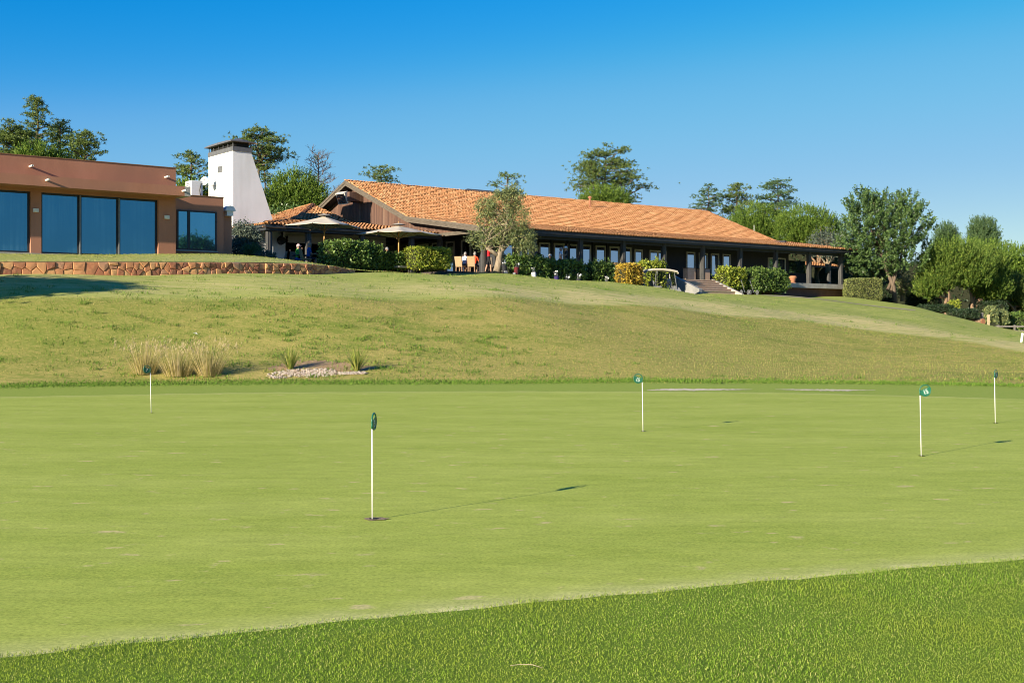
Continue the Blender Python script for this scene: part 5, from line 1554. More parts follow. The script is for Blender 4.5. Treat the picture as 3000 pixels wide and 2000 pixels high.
def ornamental(x, Y, H, R0, seed, label):
    rs = np.random.default_rng(seed); X = (x - 1500) / F * Y; z = gzs(X, Y)
    root = empty('ornamental_grass', (X, Y, z), 0, label, 'ornamental grass', 'dry grass clumps by the green')
    n = 430; az = rs.uniform(0, 2 * np.pi, n); r = R0 * np.sqrt(rs.random(n))
    P0 = np.stack([r * np.cos(az), r * np.sin(az), np.zeros(n) - .02], -1)
    L = H * (.35 + .65 * rs.random(n) ** 1.3)
    l0 = r / R0 * .42 + np.abs(rs.normal(0, .13, n)); V, Fc, tips = strips(P0, az, l0, l0 + rs.uniform(-.1, .9, n) * (1.3 - L / H), L, .012)
    link('blades', fast_mesh('blades', V, Fc), M['straw'], root)
    tall = rs.permutation(np.argsort(-tips[:, 2])[:150])[:60]; q = tips[tall]
    kk = 5; C2 = np.repeat(q, kk, 0) + rs.normal(0, .03, (len(q) * kk, 3)) * np.array([.5, .5, 2.2]) - np.array([0, 0, .05])
    D = rs.normal(0, .3, C2.shape) + np.array([.25, 0, 1]); D /= np.linalg.norm(D, axis=1, keepdims=True)
    link('plumes', leaves_mesh('plumes', [leaf_quads(C2, D, rand_dirs(len(C2), rs), .11, .013)]), M['plume'], root)
ornamental(424, 35.0, 1.18, .34, 91, 'left clump of tall dry ornamental grass behind the seven pin')
ornamental(522, 34.9, 1.02, .40, 92, 'middle clump of tall dry ornamental grass')
ornamental(612, 35.0, 1.2, .33, 93, 'right clump of tall dry ornamental grass beside the gravel bed')
def spiky(x, Y, H, seed, label):
    rs = np.random.default_rng(seed); X = (x - 1500) / F * Y; z = gzs(X, Y)
    root = empty('spiky_plant', (X, Y, z), 0, label, 'plant', 'spiky plants on the gravel bed')
    n = 90; az = rs.uniform(0, 2 * np.pi, n); r = .07 * np.sqrt(rs.random(n))
    P0 = np.stack([r * np.cos(az), r * np.sin(az), np.zeros(n)], -1)
    l0 = rs.uniform(.05, .7, n); V, Fc, t_ = strips(P0, az, l0, l0 + rs.uniform(.1, .6, n), H * rs.uniform(.6, 1.1, n), .032)
    link('leaves', fast_mesh('leaves', V, Fc), M['spiky'], root)
spiky(851, 36.0, .74, 94, 'upright spiky green plant at the left end of the white gravel')
spiky(1046, 36.0, .78, 95, 'splayed spiky green plant right of the white gravel')
def pebbles(name, pts_, n, label, seed, size=.03):
    rs = np.random.default_rng(seed)
    V = []; Fq = []; o8 = np.array([(1, 0, 0), (0, 1, 0), (-1, 0, 0), (0, -1, 0), (0, 0, 1), (0, 0, -1)], float)
    f8 = np.array([(0, 1, 4), (1, 2, 4), (2, 3, 4), (3, 0, 4), (1, 0, 5), (2, 1, 5), (3, 2, 5), (0, 3, 5)])
    X = []; Y = []
    while len(X) < n:
        c = pts_[rs.integers(len(pts_))]; a = rs.uniform(0, 6.28); r = math.sqrt(rs.random())
        X.append(c[0] + c[2] * r * math.cos(a)); Y.append(c[1] + c[3] * r * math.sin(a))
    X = np.array(X); Y = np.array(Y); Z = gz(X, Y)
    s = size * rs.uniform(.5, 1.4, (n, 1, 3)) * np.array([1.2, 1, .6]); V = o8[None] * s
    V += rs.normal(0, size * .12, V.shape)
    V += np.stack([X, Y, Z + .012 + rs.uniform(0, .02, n)], -1)[:, None]
    Fc = f8[None] + (np.arange(n) * 6)[:, None, None]
    tag(link(name, fast_mesh(name, V.reshape(-1, 3), Fc.reshape(-1, 3)), M['pebble']), label, 'gravel', kind='stuff')
M['pebble'] = leafmat('white_pebbles', [(.22, .16, .11), (.40, .32, .25), (.55, .47, .39), (.48, .40, .33)], 0, .8, .2)
kx = 35.6 / F
pebbles('white_gravel', [((828 - 1500) * kx, 35.15, .36, .5), ((880 - 1500) * kx, 35.55, .6, .4), ((945 - 1500) * kx, 35.7, .42, .45), ((905 - 1500) * kx, 35.5, .9, .55)], 850, 'bed of white gravel beneath the left spiky plant', 96)
pebbles('white_gravel', [((1015 - 1500) * kx, 35.6, .28, .2), ((1050 - 1500) * kx, 35.7, .25, .18)], 320, 'small scatter of white gravel at the right spiky plant', 97)
M['soil'] = pmat('dry_brown_soil', (.27, .17, .085), (.40, .27, .14), 6, .95)
tag(ribbon('soil_bed', [((780 - 1500) * kx, 35.9), ((900 - 1500) * kx, 36.3), ((1090 - 1500) * kx, 36.5)], [.3, 2.0, 1.7, .3], M['soil'], .008, .15), kind='structure')

# ------------------------------------------------------------------ practice pins on the green
def pin(x, y, num, yaw, side, tilt, textrot, label, soil=False):
    Y = F * CZ / (y - HZ); X = (x - 1500) / F * Y
    root = empty('practice_pin', (X, Y, .008), 0, label, 'golf pin', 'numbered practice pins on the green')
    root.rotation_euler = (0, R(tilt), 0)
    MB().tube([(0, 0, -.02), (0, 0, .79)], [.0062, .0055], 8).build('rod', M['rodwhite'], root, smooth=True)
    c = .072
    hd = link('disc_mount', None, None, root) if False else None
    rot = (0, 0, R(yaw))
    mb = MB(); K = 28; cx, cz = side * c * .92, .835; r = .070
    ring = [(cx + r * math.cos(a), 0, cz + r * math.sin(a)) for a in [2 * math.pi * k / K for k in range(K + 1)]]
    mb.tube(ring, .0075, 6, cap=False)
    mb.tube([(0, 0, .775), (0, 0, .84)], .0085, 8)
    disc = mb.build('ring', M['pingreen'], root, (0, 0, 0), rot, True)
    # filled lower part below a slanted chord
    ch_ = R(textrot); pts_ = []
    for k in range(K):
        a = 2 * math.pi * k / K
        px_, pz_ = r * math.cos(a), r * math.sin(a)
        lim = .022
        qx = px_ * math.cos(-ch_) - pz_ * math.sin(-ch_); qz = px_ * math.sin(-ch_) + pz_ * math.cos(-ch_)
        qz = min(qz, lim)
        pts_.append((cx + qx * math.cos(ch_) - qz * math.sin(ch_), cz + qx * math.sin(ch_) + qz * math.cos(ch_)))
    v = [(a, -.002, b) for a, b in pts_] + [(a, .002, b) for a, b in pts_]
    f = [tuple(range(K)), tuple(range(2 * K - 1, K - 1, -1))] + [(k, K + k, K + (k + 1) % K, (k + 1) % K) for k in range(K)]
    pl = MB().add(v, f).build('number_plate', M['pingreen'], root, (0, 0, 0), rot)
    text_mesh(num, .085, 'number', M['rodwhite'], pl, (cx - math.sin(ch_) * -.018, -.0035, cz - .02), (R(90), -ch_, 0), .001, .8 if len(num) > 1 else .9)
    mb = MB().lathe([(.043, .0035), (.043, .004)], n=20)
    o = mb.build('cup', M['holedark'], root, (.01, .02, 0))
    o.rotation_euler = (0, R(-tilt), 0)
    if soil:
        mb = MB(); v = []; K2 = 22
        for k in range(K2):
            a = 2 * math.pi * k / K2; rr = random.uniform(.06, .09)
            v.append((rr * 1.5 * math.cos(a) + .02, rr * math.sin(a) + .02, .0022))
        mb.add(v, [tuple(range(K2))]).build('worn_soil', M['dirt'], root)
pin(1091, 1523, '3', 82, 1, -.2, 20, 'nearest practice pin with its green ring seen edge-on', True)
pin(443, 1210, '7', 45, -1, -1.4, -20, 'far left practice pin with a green disc numbered 7')
pin(1884, 1265, '15', 12, -1, -1.0, -18, 'practice pin numbered 15 near the middle of the green')
pin(2699, 1337, '15', 0, 1, -1.1, 20, 'nearer practice pin numbered 15 at the right')
pin(2916, 1240, '8', 48, 1, -1.0, 12, 'practice pin numbered 8 at the right edge of the green')

# bare spots, twig, scrap of paper, stake
tw_ = F * CZ / (1968 - HZ)
o = MB().tube([at(1495, 1966, tw_), at(1525, 1963, tw_ * 1.002), at(1560, 1964, tw_), at(1590, 1973, tw_ * .997)], [.0016, .002, .002, .001], 6).build('fallen_twig', M['twig'])
o.location.z = .03
tag(o, 'thin curved dry twig lying on the rough grass in the foreground', 'twig')
sp = at(571, 929, 39.3); sp.z = gzs(sp.x, sp.y) + .03
mb = MB()
for k in range(5):
    a = k * 1.3; mb.add([(0, 0, .02), (.09 * math.cos(a), .05 * math.sin(a), .0 + .02 * k), (.06 * math.cos(a + .9), .07 * math.sin(a + .9), .05)], [(0, 1, 2)])
tag(mb.build('paper_scrap', M['plastic'], None, sp), 'small crumpled white paper scrap on the grassy bank', 'litter')
p = at(2992, 1000, 60); p.z = gzs(p.x, p.y)
tag(MB().bbox(-.045, .045, -.045, .045, -.1, .48, .01).build('white_stake', M['rodwhite'], None, p, (R(4), R(6), 0)), 'short white marker stake on the lawn at the right edge', 'stake')
for (x, Y, h, lb) in ((2877, 91, .75, 'grey wooden post below the right stone pines'), (2896, 90, .72, 'sunlit yellow wooden post right of the grey one')):
    p = at(x, 940, Y); p.z = gzs(p.x, p.y)
    tag(MB().bbox(-.09, .09, -.09, .09, -.1, h + .25, .02).build('wooden_post', M['twig' if '896' in str(x) else 'fencewood'], None, p), lb, 'post')
p = at(2864, 925, 91); p.z = gzs(p.x, p.y)
lg = empty('cut_log', p, .5, 'cut log with a round orange end below the pines', 'log')
MB().tube([(0, -.5, .2), (0, .8, .2)], .28, 16).build('trunk', M['bark_red'], lg)
MB().tube([(0, -.53, .2), (0, -.5, .2)], .24, 16).build('sawn_end', M['pot'], lg)
fn = empty('wooden_fence', at(2925, 960, 88), -.30, 'low grey post and rail fence at the right edge', 'fence')
fn.location.z = gzs(fn.location.x, fn.location.y) - .5
for k in range(5):
    MB().bbox(k * 1.1 - .07, k * 1.1 + .07, -.07, .07, -.3, .85, .015).build('post', M['fencewood'], fn)
for zr in (.35, .68):
    MB().bbox(-.2, 5.2, -.11, -.05, zr, zr + .11, .012).build('rail', M['fencewood'], fn)

# ------------------------------------------------------------------ parasols
def parasol(x, Y, rimy, topy, half, ang, label):
    X = (x - 1500) / F * Y; z0 = FL - .05
    root = empty('parasol', (X, Y, z0), R(ang), label, 'parasol', 'cream canvas parasols on the terrace')
    zr = CZ + (HZ - rimy) * Y / F - z0; zt = CZ + (HZ - topy) * Y / F - z0 - .08
    K = 6; cn = [(half, half), (-half, half), (-half, -half), (half, -half)]
    v = []; f = []
    def top(tx, ty):
        return None
    rings = 7; per = 8 * 4
    for i in range(rings + 1):
        t_ = i / rings
        for k in range(per):
            a = k / per * 4; s = int(a); q = a - s
            p0 = cn[s]; p1 = cn[(s + 1) % 4]
            # the cloth dips a little between ribs and the edge is scalloped
            ex = p0[0] + (p1[0] - p0[0]) * q; ey = p0[1] + (p1[1] - p0[1]) * q
            rib = abs(math.sin(q * 2 * math.pi)); sag = .05 * rib * t_
            pull = 1 - .05 * math.sin(q * math.pi) * t_ * t_
            cornerdrop = (abs(q - .5) * 2) ** 2
            zz_ = zt - (zt - zr) * (t_ ** .92) * (.86 + .14 * cornerdrop) - sag
            v.append((ex * t_ * pull, ey * t_ * pull, zz_))
    for i in range(rings):
        for k in range(per):
            j = (k + 1) % per
            f.append((i * per + k, i * per + per + k, i * per + per + j, i * per + j))
    n = len(v)
    v2 = [(a, b, c - .012) for a, b, c in v]; f2 = [tuple(reversed([i + n for i in q])) for q in f]
    rim = [((rings) * per + k, rings * per + n + k, rings * per + n + (k + 1) % per, rings * per + (k + 1) % per) for k in range(per)]
    MB().add(v + v2, f + f2 + rim).build('canopy', M['cream'], root, smooth=True)
    # wind vent on top
    mb = MB(); hv = half * .2
    mb.add([(hv, hv, zt - .05), (-hv, hv, zt - .05), (-hv, -hv, zt - .05), (hv, -hv, zt - .05), (0, 0, zt + .14)] +
           [((hv) * math.cos(a) * 1.25, hv * math.sin(a) * 1.25, zt + .04) for a in [k * math.pi / 4 for k in range(8)]],
           [(5 + k, 5 + (k + 1) % 8, 4) for k in range(8)])
    mb.build('vent', M['cream'], root)
    MB().tube([(0, 0, 0), (0, 0, zt + .02)], .038, 10).ball((0, 0, zt + .17), .035).build('pole', M['goldwood'], root, smooth=True)
    MB().lathe([(.075, zr - .28), (.075, zr - .18), (.05, zr - .15)], n=12).build('hub', M['ribwood'], root)
    for k in range(8):
        a = k / 8 * 4; s = int(a); q = a - s; p0 = cn[s]; p1 = cn[(s + 1) % 4]
        ex = p0[0] + (p1[0] - p0[0]) * q; ey = p0[1] + (p1[1] - p0[1]) * q
        ze = zt - (zt - zr) * (.86 + .14 * (abs(q - .5) * 2) ** 2)
        mb = MB(); mb.tube([(0, 0, zt - .06), (ex * 1.01, ey * 1.01, ze - .03)], .018, 5)
        mb.tube([(0, 0, zr - .22), (ex * .55, ey * .55, zt + (ze - zt) * .55 - .05)], .016, 5)
        if q == 0: mb.ball((ex * 1.02, ey * 1.02, ze - .03), .035, 6)
        mb.build('rib', M['ribwood'], root)
    MB().bbox(-.35, .35, -.35, .35, -.02, .08, .02).build('base', M['concrete'], root)
parasol(950, 64.5, 664, 629, 1.55, -16, 'left cream parasol with drooping corner in front of the hipped roof')
parasol(1168, 65.5, 687, 656, 1.68, -37, 'right cream parasol spread below the boarded gable')

# ------------------------------------------------------------------ chairs and tables
def make_chair(mat, tall=1.02):
    root = empty('rattan_chair', (0, 0, 0))
    MB().bbox(-.24, .24, -.24, .24, .38, .47, .02).build('seat', M[mat], root)
    mb = MB()
    mb.hexa([(-.23, -.25, .44), (.23, -.25, .44), (.23, -.19, .44), (-.23, -.19, .44), (-.25, -.37, tall), (.25, -.37, tall), (.25, -.32, tall), (-.25, -.32, tall)])
    mb.build('backrest', M[mat], root)
    for (sx, sy) in ((-1, -1), (1, -1), (-1, 1), (1, 1)):
        MB().hexa([(sx * .21 - .025, sy * .21 - .025, 0), (sx * .21 + .025, sy * .21 - .025, 0), (sx * .21 + .025, sy * .21 + .025, 0), (sx * .21 - .025, sy * .21 + .025, 0),
                   (sx * .2 - .03, sy * .2 - .03, .4), (sx * .2 + .03, sy * .2 - .03, .4), (sx * .2 + .03, sy * .2 + .03, .4), (sx * .2 - .03, sy * .2 + .03, .4)]).build('leg', M['ribwood'], root)
    return root
CH = {'rattan': make_chair('rattan'), 'rattan_dark': make_chair('rattan_dark')}
used = set()
def chair(x, Y, z, head, label, kind='rattan'):
    """head: direction the sitter faces, degrees from +X anticlockwise"""
    X = (x - 1500) / F * Y
    if kind in used: c = copy_tree(CH[kind])
    else: used.add(kind); c = CH[kind]
    c.location = (X, Y, z); c.rotation_euler = (0, 0, R(head - 90))
    tag(c, label, 'chair', 'rattan chairs on the terrace')
    return c
def table(x, Y, z, label, r=.45):
    X = (x - 1500) / F * Y
    root = empty('terrace_table', (X, Y, z), PHI, label, 'table', 'tables on the terrace')
    MB().bbox(-r, r, -r, r, .70, .75, .015).build('table_top', M['deck'], root)
    MB().tube([(0, 0, .03), (0, 0, .70)], .045, 8).build('leg', M['black'], root)
    MB().bbox(-.25, .25, -.25, .25, 0, .04, .01).build('foot', M['black'], root)
    return root
ZF = FL
chair(868, 66.6, ZF - .03, 10, 'rattan chair of the man in the green shirt', 'rattan_dark')
chair(897, 65.2, ZF - .03, 25, 'tall rattan chair of the man in the blue shirt')
chair(822, 67.6, ZF - .03, 200, 'empty dark rattan chair in front of the white wall', 'rattan_dark')
chair(846, 68.4, ZF - .03, 150, 'empty dark rattan chair left of the green shirt', 'rattan_dark')
table(886, 66.8, ZF - .03, 'small table between the green and the blue shirts')
chair(1115, 68.6, ZF - .03, 160, 'rattan chair with its back to the lawn before the bald diner', 'rattan_dark')
chair(1165, 69.0, ZF - .03, 190, 'dark rattan chair beside the right parasol pole', 'rattan_dark')
table(1140, 69.6, ZF - .03, 'table of the two diners behind the low hedge')
chair(1350, 73.6, ZF, 62, 'rattan chair of the man in the pale blue shirt')
chair(1384, 73.4, ZF, 75, 'rattan chair of the man in the orange shirt')
table(1372, 74.8, ZF, 'table in front of the pale blue and orange shirts')
chair(1440, 74.8, ZF, 60, 'dark rattan chair half hidden behind the olive trunk', 'rattan_dark')
chair(1496, 74.6, ZF, 110, 'rattan chair of the turquoise shirt')
chair(1517, 75.6, ZF, 95, 'rattan chair with an empty seat beside the turquoise shirt')
table(1505, 76.2, ZF, 'table in front of the turquoise and navy shirts')
chair(1742, 79.2, ZF, 80, 'rattan chair showing above the hedge between two windows')
chair(1801, 80.5, ZF, 80, 'rattan chair showing above the hedge left of the yellow bush')
table(1620, 78.0, ZF, 'table behind the hedge by the standing men')

# ------------------------------------------------------------------ people
SK = (.42, .24, .16)
def colmat(name, c):
    k = 'cloth_' + name
    if k not in M: M[k] = pmat(k, tuple(x * .9 for x in c), tuple(min(1, x * 1.08) for x in c), 5, .85, .15, 30)
    return M[k]
M['skin'] = pmat('skin', (.40, .22, .145), (.46, .26, .175), 6, .6)
M['hair_grey'] = pmat('grey_hair', (.20, .185, .17), (.30, .28, .26), 30, .8)
M['hair_dark'] = pmat('dark_hair', (.02, .015, .012), (.04, .03, .024), 30, .7)
M['hair_brown'] = pmat('brown_hair', (.09, .05, .03), (.13, .08, .05), 30, .7)
def person(X, Y, z, head, pose, label, shirt, pants, legs='short', hair='hair_grey', cap=None, arm_l='down', arm_r='down', sc=1.0, bald=False, shirtname='a'):
    """head: facing in degrees from +X; body modelled facing +Y"""
    sit = pose == 'sit'
    dz = -.43 if sit else 0
    J = {}; Rd = {}; E_ = []
    def j(n, x, y, zz_, r, par=None):
        J[n] = Vector((x, y, zz_)); Rd[n] = r
        if par: E_.append((par, n))
    ln = .05 if sit else 0.02
    j('pelvis', 0, 0, .95 + dz, (.155, .115))
    j('waist', 0, ln * .6, 1.08 + dz, (.145, .105), 'pelvis')
    j('chest', 0, ln, 1.30 + dz, (.17, .115), 'waist')
    j('neckb', 0, ln * 1.2, 1.455 + dz, (.085, .07), 'chest')
    j('neck', 0, ln * 1.5 + .01, 1.53 + dz, (.056, .058), 'neckb')
    j('head', 0, ln * 1.6 + .03, 1.62 + dz, (.078, .095), 'neck')
    j('crown', 0, ln * 1.6 + .025, 1.70 + dz, (.068, .085), 'head')
    for s, sd, arm in ((-1, 'l', arm_l), (1, 'r', arm_r)):
        j('sh' + sd, s * .185, ln, 1.405 + dz, (.068, .068), 'neckb')
        sh_ = J['sh' + sd]
        if arm == 'down': e = sh_ + Vector((s * .05, -.01, -.28)); w = e + Vector((s * .0, .08, -.24)); h = w + Vector((0, .03, -.08))
        elif arm == 'table': e = sh_ + Vector((s * .06, .10, -.26)); w = e + Vector((-s * .08, .23, .03)); h = w + Vector((-s * .03, .08, 0))
        elif arm == 'chin': e = sh_ + Vector((s * .02, .20, -.20)); w = e + Vector((-s * .08, .03, .24)); h = w + Vector((-s * .03, .0, .08))
        elif arm == 'back': e = sh_ + Vector((s * .12, -.08, -.24)); w = e + Vector((-s * .06, .14, -.2)); h = w + Vector((-s * .02, .05, -.06))
        else: e = sh_ + Vector((s * .04, .15, -.22)); w = e + Vector((-s * .04, .22, .02)); h = w + Vector((0, .08, .01))
        J['el' + sd] = e; J['wr' + sd] = w; J['ha' + sd] = h
        Rd['el' + sd] = (.045, .045); Rd['wr' + sd] = (.031, .03); Rd['ha' + sd] = (.04, .022)
        E_ += [('sh' + sd, 'el' + sd), ('el' + sd, 'wr' + sd), ('wr' + sd, 'ha' + sd)]
        j('hip' + sd, s * .095, 0, .90 + dz, (.095, .098), 'pelvis')
        if sit:
            j('kn' + sd, s * .13, .42, .92 + dz, (.062, .062), 'hip' + sd)
            j('an' + sd, s * .13, .40, .50 + dz, (.042, .042), 'kn' + sd)
            j('to' + sd, s * .14, .57, .465 + dz, (.042, .032), 'an' + sd)
        else:
            st_ = .10 * s if pose == 'walk' else .0
            j('kn' + sd, s * .105, .03 + st_, .49, (.064, .064), 'hip' + sd)
            j('an' + sd, s * .11, -.02 + st_ * 1.7, .09, (.042, .042), 'kn' + sd)
            j('to' + sd, s * .125, .15 + st_ * 1.7, .04, (.042, .032), 'an' + sd)
    names = list(J)
    me = bpy.data.meshes.new('body')
    me.from_pydata([tuple(J[n]) for n in names], [(names.index(a), names.index(b)) for a, b in E_], [])
    tmp = bpy.data.objects.new('tmp', me); C.objects.link(tmp)
    md = tmp.modifiers.new('skin', 'SKIN'); md.use_smooth_shade = True
    if not me.skin_vertices: me.attributes  # layer comes with the modifier
    sv = me.skin_vertices[0].data
    for i, n in enumerate(names):
        sv[i].radius = Rd[n]; sv[i].use_root = (n == 'pelvis')
    sb = tmp.modifiers.new('sub', 'SUBSURF'); sb.levels = 1; sb.render_levels = 1
    dg = bpy.context.evaluated_depsgraph_get()
    bm_ = bpy.data.meshes.new_from_object(tmp.evaluated_get(dg))
    bpy.data.objects.remove(tmp)
    # fingers: four unequal bent fingers and a thumb rooted in each palm
    V = [tuple(v.co) for v in bm_.vertices]; Fc = [tuple(p.vertices) for p in bm_.polygons]
    nb = len(Fc)
    fm = MB()
    for s, sd in ((-1, 'l'), (1, 'r')):
        w, h = J['wr' + sd], J['ha' + sd]; d = (h - w).normalized()
        sx = d.cross(Vector((0, 0, 1))); sx = sx.normalized() if sx.length > .1 else Vector((1, 0, 0))
        cu = d.cross(sx)
        for k, L in enumerate((.062, .075, .07, .055)):
            o_ = h + sx * (k - 1.5) * .02
            fm.tube([o_ - d * .02, o_ + d * L * .55, o_ + d * L * .85 + cu * L * .3, o_ + d * L * .9 + cu * L * .6], [.0095, .009, .0085, .007], 5)
        o_ = w.lerp(h, .4) - sx * .03 * s
        fm.tube([o_, o_ - sx * .03 * s + d * .03, o_ - sx * .03 * s + d * .065], [.011, .010, .008], 5)
    # nose and ears
    hc = J['head']
    fm.add([hc + Vector(q) for q in ((0, .128, -.015), (-.016, .09, -.02), (.016, .09, -.02), (0, .09, .035))], [(0, 1, 3), (0, 3, 2), (0, 2, 1)])
    for s in (-1, 1): fm.ball(hc + Vector((s * .082, -.005, 0)), (.012, .02, .032), 6)
    b0 = len(V); V += fm.v; Fc += [tuple(i + b0 for i in q) for q in fm.f]
    out = bpy.data.meshes.new('body'); out.from_pydata(V, [], Fc)
    segs = {}
    T = []
    for p in Fc[:nb]:
        c = sum((Vector(V[i]) for i in p), Vector()) / len(p)
        best = 1e9; bn = None; bt = 0
        for a, b in E_:
            A, B_ = J[a], J[b]; ab = B_ - A; t_ = max(0, min(1, (c - A).dot(ab) / ab.length_squared)); dd = (c - A - ab * t_).length
            if dd < best: best, bn, bt = dd, (a, b), t_
        b = bn[1]
        if b in ('crown', 'head'): m_ = 2
        elif b == 'neck': m_ = 2 if bt > .45 else 0
        elif b[:2] == 'el': m_ = 0 if bt < .75 else 2
        elif b[:2] in ('wr', 'ha'): m_ = 2
        elif b[:2] == 'hi': m_ = 1
        elif b[:2] == 'kn': m_ = 1
        elif b[:2] == 'an': m_ = 1 if legs == 'long' else (1 if bt < .05 else 2)
        elif b[:2] == 'to': m_ = 3
        elif b == 'waist': m_ = 0 if bt > .05 else 1
        else: m_ = 0
        T.append(m_)
    T += [2] * (len(Fc) - nb)
    out.polygons.foreach_set('material_index', np.array(T, dtype=np.int32))
    out.polygons.foreach_set('use_smooth', np.ones(len(Fc), dtype=bool))
    for m_ in (shirt, pants, M['skin'], M['black']): out.materials.append(m_)
    out.update()
    root = empty('person', (X, Y, z), R(head - 90), label, 'person', 'people on the terrace')
    root.scale = (sc, sc, sc)
    link('body', out, None, root)
    top_ = hc + Vector((0, -.005, .05))
    for s in (-1, 1):
        MB().ball(hc + Vector((s * .032, .088, .012)), .011, 6).build('eye', M['black'], root)
    MB().tube([hc + Vector((-.025, .09, -.05)), hc + Vector((0, .098, -.053)), hc + Vector((.025, .09, -.05))], .005, 5).build('mouth', M['hair_brown'], root)
    def dome(r, z0, z1, back):
        v = []; f = []; n = 14; rows = 6
        for i in range(rows + 1):
            a = (math.pi / 2) * i / rows
            for k in range(n):
                t_ = 2 * math.pi * k / n
                low = z0 - (back * max(0, -math.sin(t_)))
                v.append((hc.x + r[0] * math.cos(a) * math.cos(t_), hc.y - .008 + r[1] * math.cos(a) * math.sin(t_), hc.z + low + (z1 - low) * math.sin(a)))
        for i in range(rows):
            for k in range(n):
                q = (k + 1) % n; f.append((i * n + k, i * n + q, i * n + n + q, i * n + n + k))
        return MB().add(v, f)
    if not bald: dome((.093, .112), .035, .155, .09).build('hair', M[hair], root, smooth=True)
    if cap:
        mb = dome((.102, .12), .055, .172, .0)
        br = [(hc.x + .085 * math.cos(a), hc.y + .10 + .085 * math.sin(a), hc.z + .055) for a in [math.pi * k / 8 for k in range(9)]]
        n_ = len(br); mb.add(br + [(a, b, c + .012) for a, b, c in br] , [tuple(range(n_)), tuple(range(2 * n_ - 1, n_ - 1, -1))] + [(k, k + 1, n_ + k + 1, n_ + k) for k in range(n_ - 1)])
        mb.build('cap', cap, root, smooth=True)
    return root
def px(x, Y): return (x - 1500) / F * Y
whitecap = colmat('white', (.75, .74, .72))
def P_(x, Y, z, *a, **k): return person(px(x, Y), Y, z, *a, **k)
P_(869, 66.6, ZF - .03, 10, 'sit', 'seated man in a bright green polo and pale cap, hand at his chin', colmat('green', (.10, .42, .07)), colmat('royal', (.03, .09, .36)), 'long', cap=colmat('palepink', (.62, .42, .42)), arm_r='chin', arm_l='table')
P_(902, 65.4, ZF - .03, 25, 'sit', 'seated man in a royal blue polo at the small table', colmat('blue', (.015, .10, .42)), colmat('navy', (.02, .025, .05)), arm_l='table', arm_r='table')
P_(1117, 70.6, ZF - .03, 262, 'sit', 'seated diner facing the lawn behind a rattan chair, left of two', colmat('char', (.05, .05, .055)), colmat('navy', (.02, .025, .05)), 'long', arm_l='table', arm_r='table', hair='hair_brown')
P_(1139, 69.0, ZF - .03, 165, 'sit', 'seated grey-haired diner in black behind the low hedge', colmat('black', (.015, .015, .018)), colmat('navy', (.02, .025, .05)), 'long', arm_l='table', arm_r='table')
P_(1189, 66.3, 4.42, 20, 'sit', 'dark-haired person in a teal green shirt seated low beside the clipped hedge', colmat('teal', (.0, .33, .17)), colmat('lightgrey', (.5, .5, .48)), 'long', hair='hair_brown', arm_r='chin', arm_l='table')
chair(1187, 66.3, 4.42, 20, 'low rattan chair of the person in teal green', 'rattan_dark')
P_(1361, 73.9, ZF, 62, 'sit', 'seated man in a pale blue shirt with his back to the lawn', colmat('paleblue', (.42, .48, .62)), colmat('dgrey', (.06, .06, .065)), arm_l='table', arm_r='chin')
P_(1390, 73.8, ZF, 75, 'sit', 'seated man in an orange red shirt with his back to the lawn', colmat('orange', (.62, .075, .025)), colmat('navy', (.02, .025, .05)), arm_l='table', arm_r='table')
P_(1360, 76.4, ZF, 250, 'sit', 'dark figure seated opposite the pale blue shirt', colmat('char', (.05, .05, .055)), colmat('navy', (.02, .025, .05)), 'long', hair='hair_dark', arm_l='table')
P_(1431, 73.0, ZF, 5, 'walk', 'standing man in a red shirt and black shorts left of the olive trunk', colmat('red', (.60, .012, .02)), colmat('black', (.015, .015, .018)), arm_l='fwd', arm_r='fwd', hair='hair_brown')
P_(1489, 75.2, ZF, 100, 'sit', 'seated bald man in a turquoise shirt behind the olive trunk', colmat('turq', (.0, .30, .42)), colmat('navy', (.02, .025, .05)), arm_l='table', arm_r='table', bald=True)
P_(1515, 77.4, ZF, 265, 'sit', 'seated man in a navy shirt facing the turquoise shirt', colmat('navyshirt', (.035, .04, .14)), colmat('navy', (.02, .025, .05)), 'long', arm_l='table', arm_r='table', sc=1.06)
P_(1573, 77.0, ZF, 280, 'stand', 'man in black standing left of the first veranda windows', colmat('black', (.015, .015, .018)), colmat('black', (.015, .015, .018)), 'long', arm_l='fwd', arm_r='fwd', hair='hair_brown')
P_(1610, 76.6, ZF, 290, 'sit', 'seated person in a white cap half hidden by the hedge', colmat('cream', (.5, .45, .36)), colmat('navy', (.02, .025, .05)), 'long', cap=whitecap, arm_l='table')
chair(1610, 76.9, ZF, 290, 'dark chair of the person in the white cap behind the hedge', 'rattan_dark')
P_(1641, 76.0, ZF, 10, 'stand', 'grey-haired man in a white polo talking to the capped man', colmat('whitepolo', (.66, .66, .70)), colmat('black', (.015, .015, .018)), 'long')
P_(1660, 75.4, ZF, 200, 'stand', 'man in a white cap and dark polo standing before the white polo', colmat('darkpolo', (.02, .028, .032)), colmat('beige', (.56, .5, .42)), 'long', cap=whitecap, arm_l='fwd')
chair(1515, 77.7, ZF, 265, 'dark chair of the man in the navy shirt', 'rattan_dark')
chair(1117, 70.9, ZF - .03, 262, 'dark chair of the diner facing the lawn', 'rattan_dark')
chair(1139, 69.0, ZF - .03, 165, 'dark chair of the grey-haired diner in black', 'rattan_dark')
chair(1360, 76.7, ZF, 250, 'dark chair of the figure opposite the pale blue shirt', 'rattan_dark')

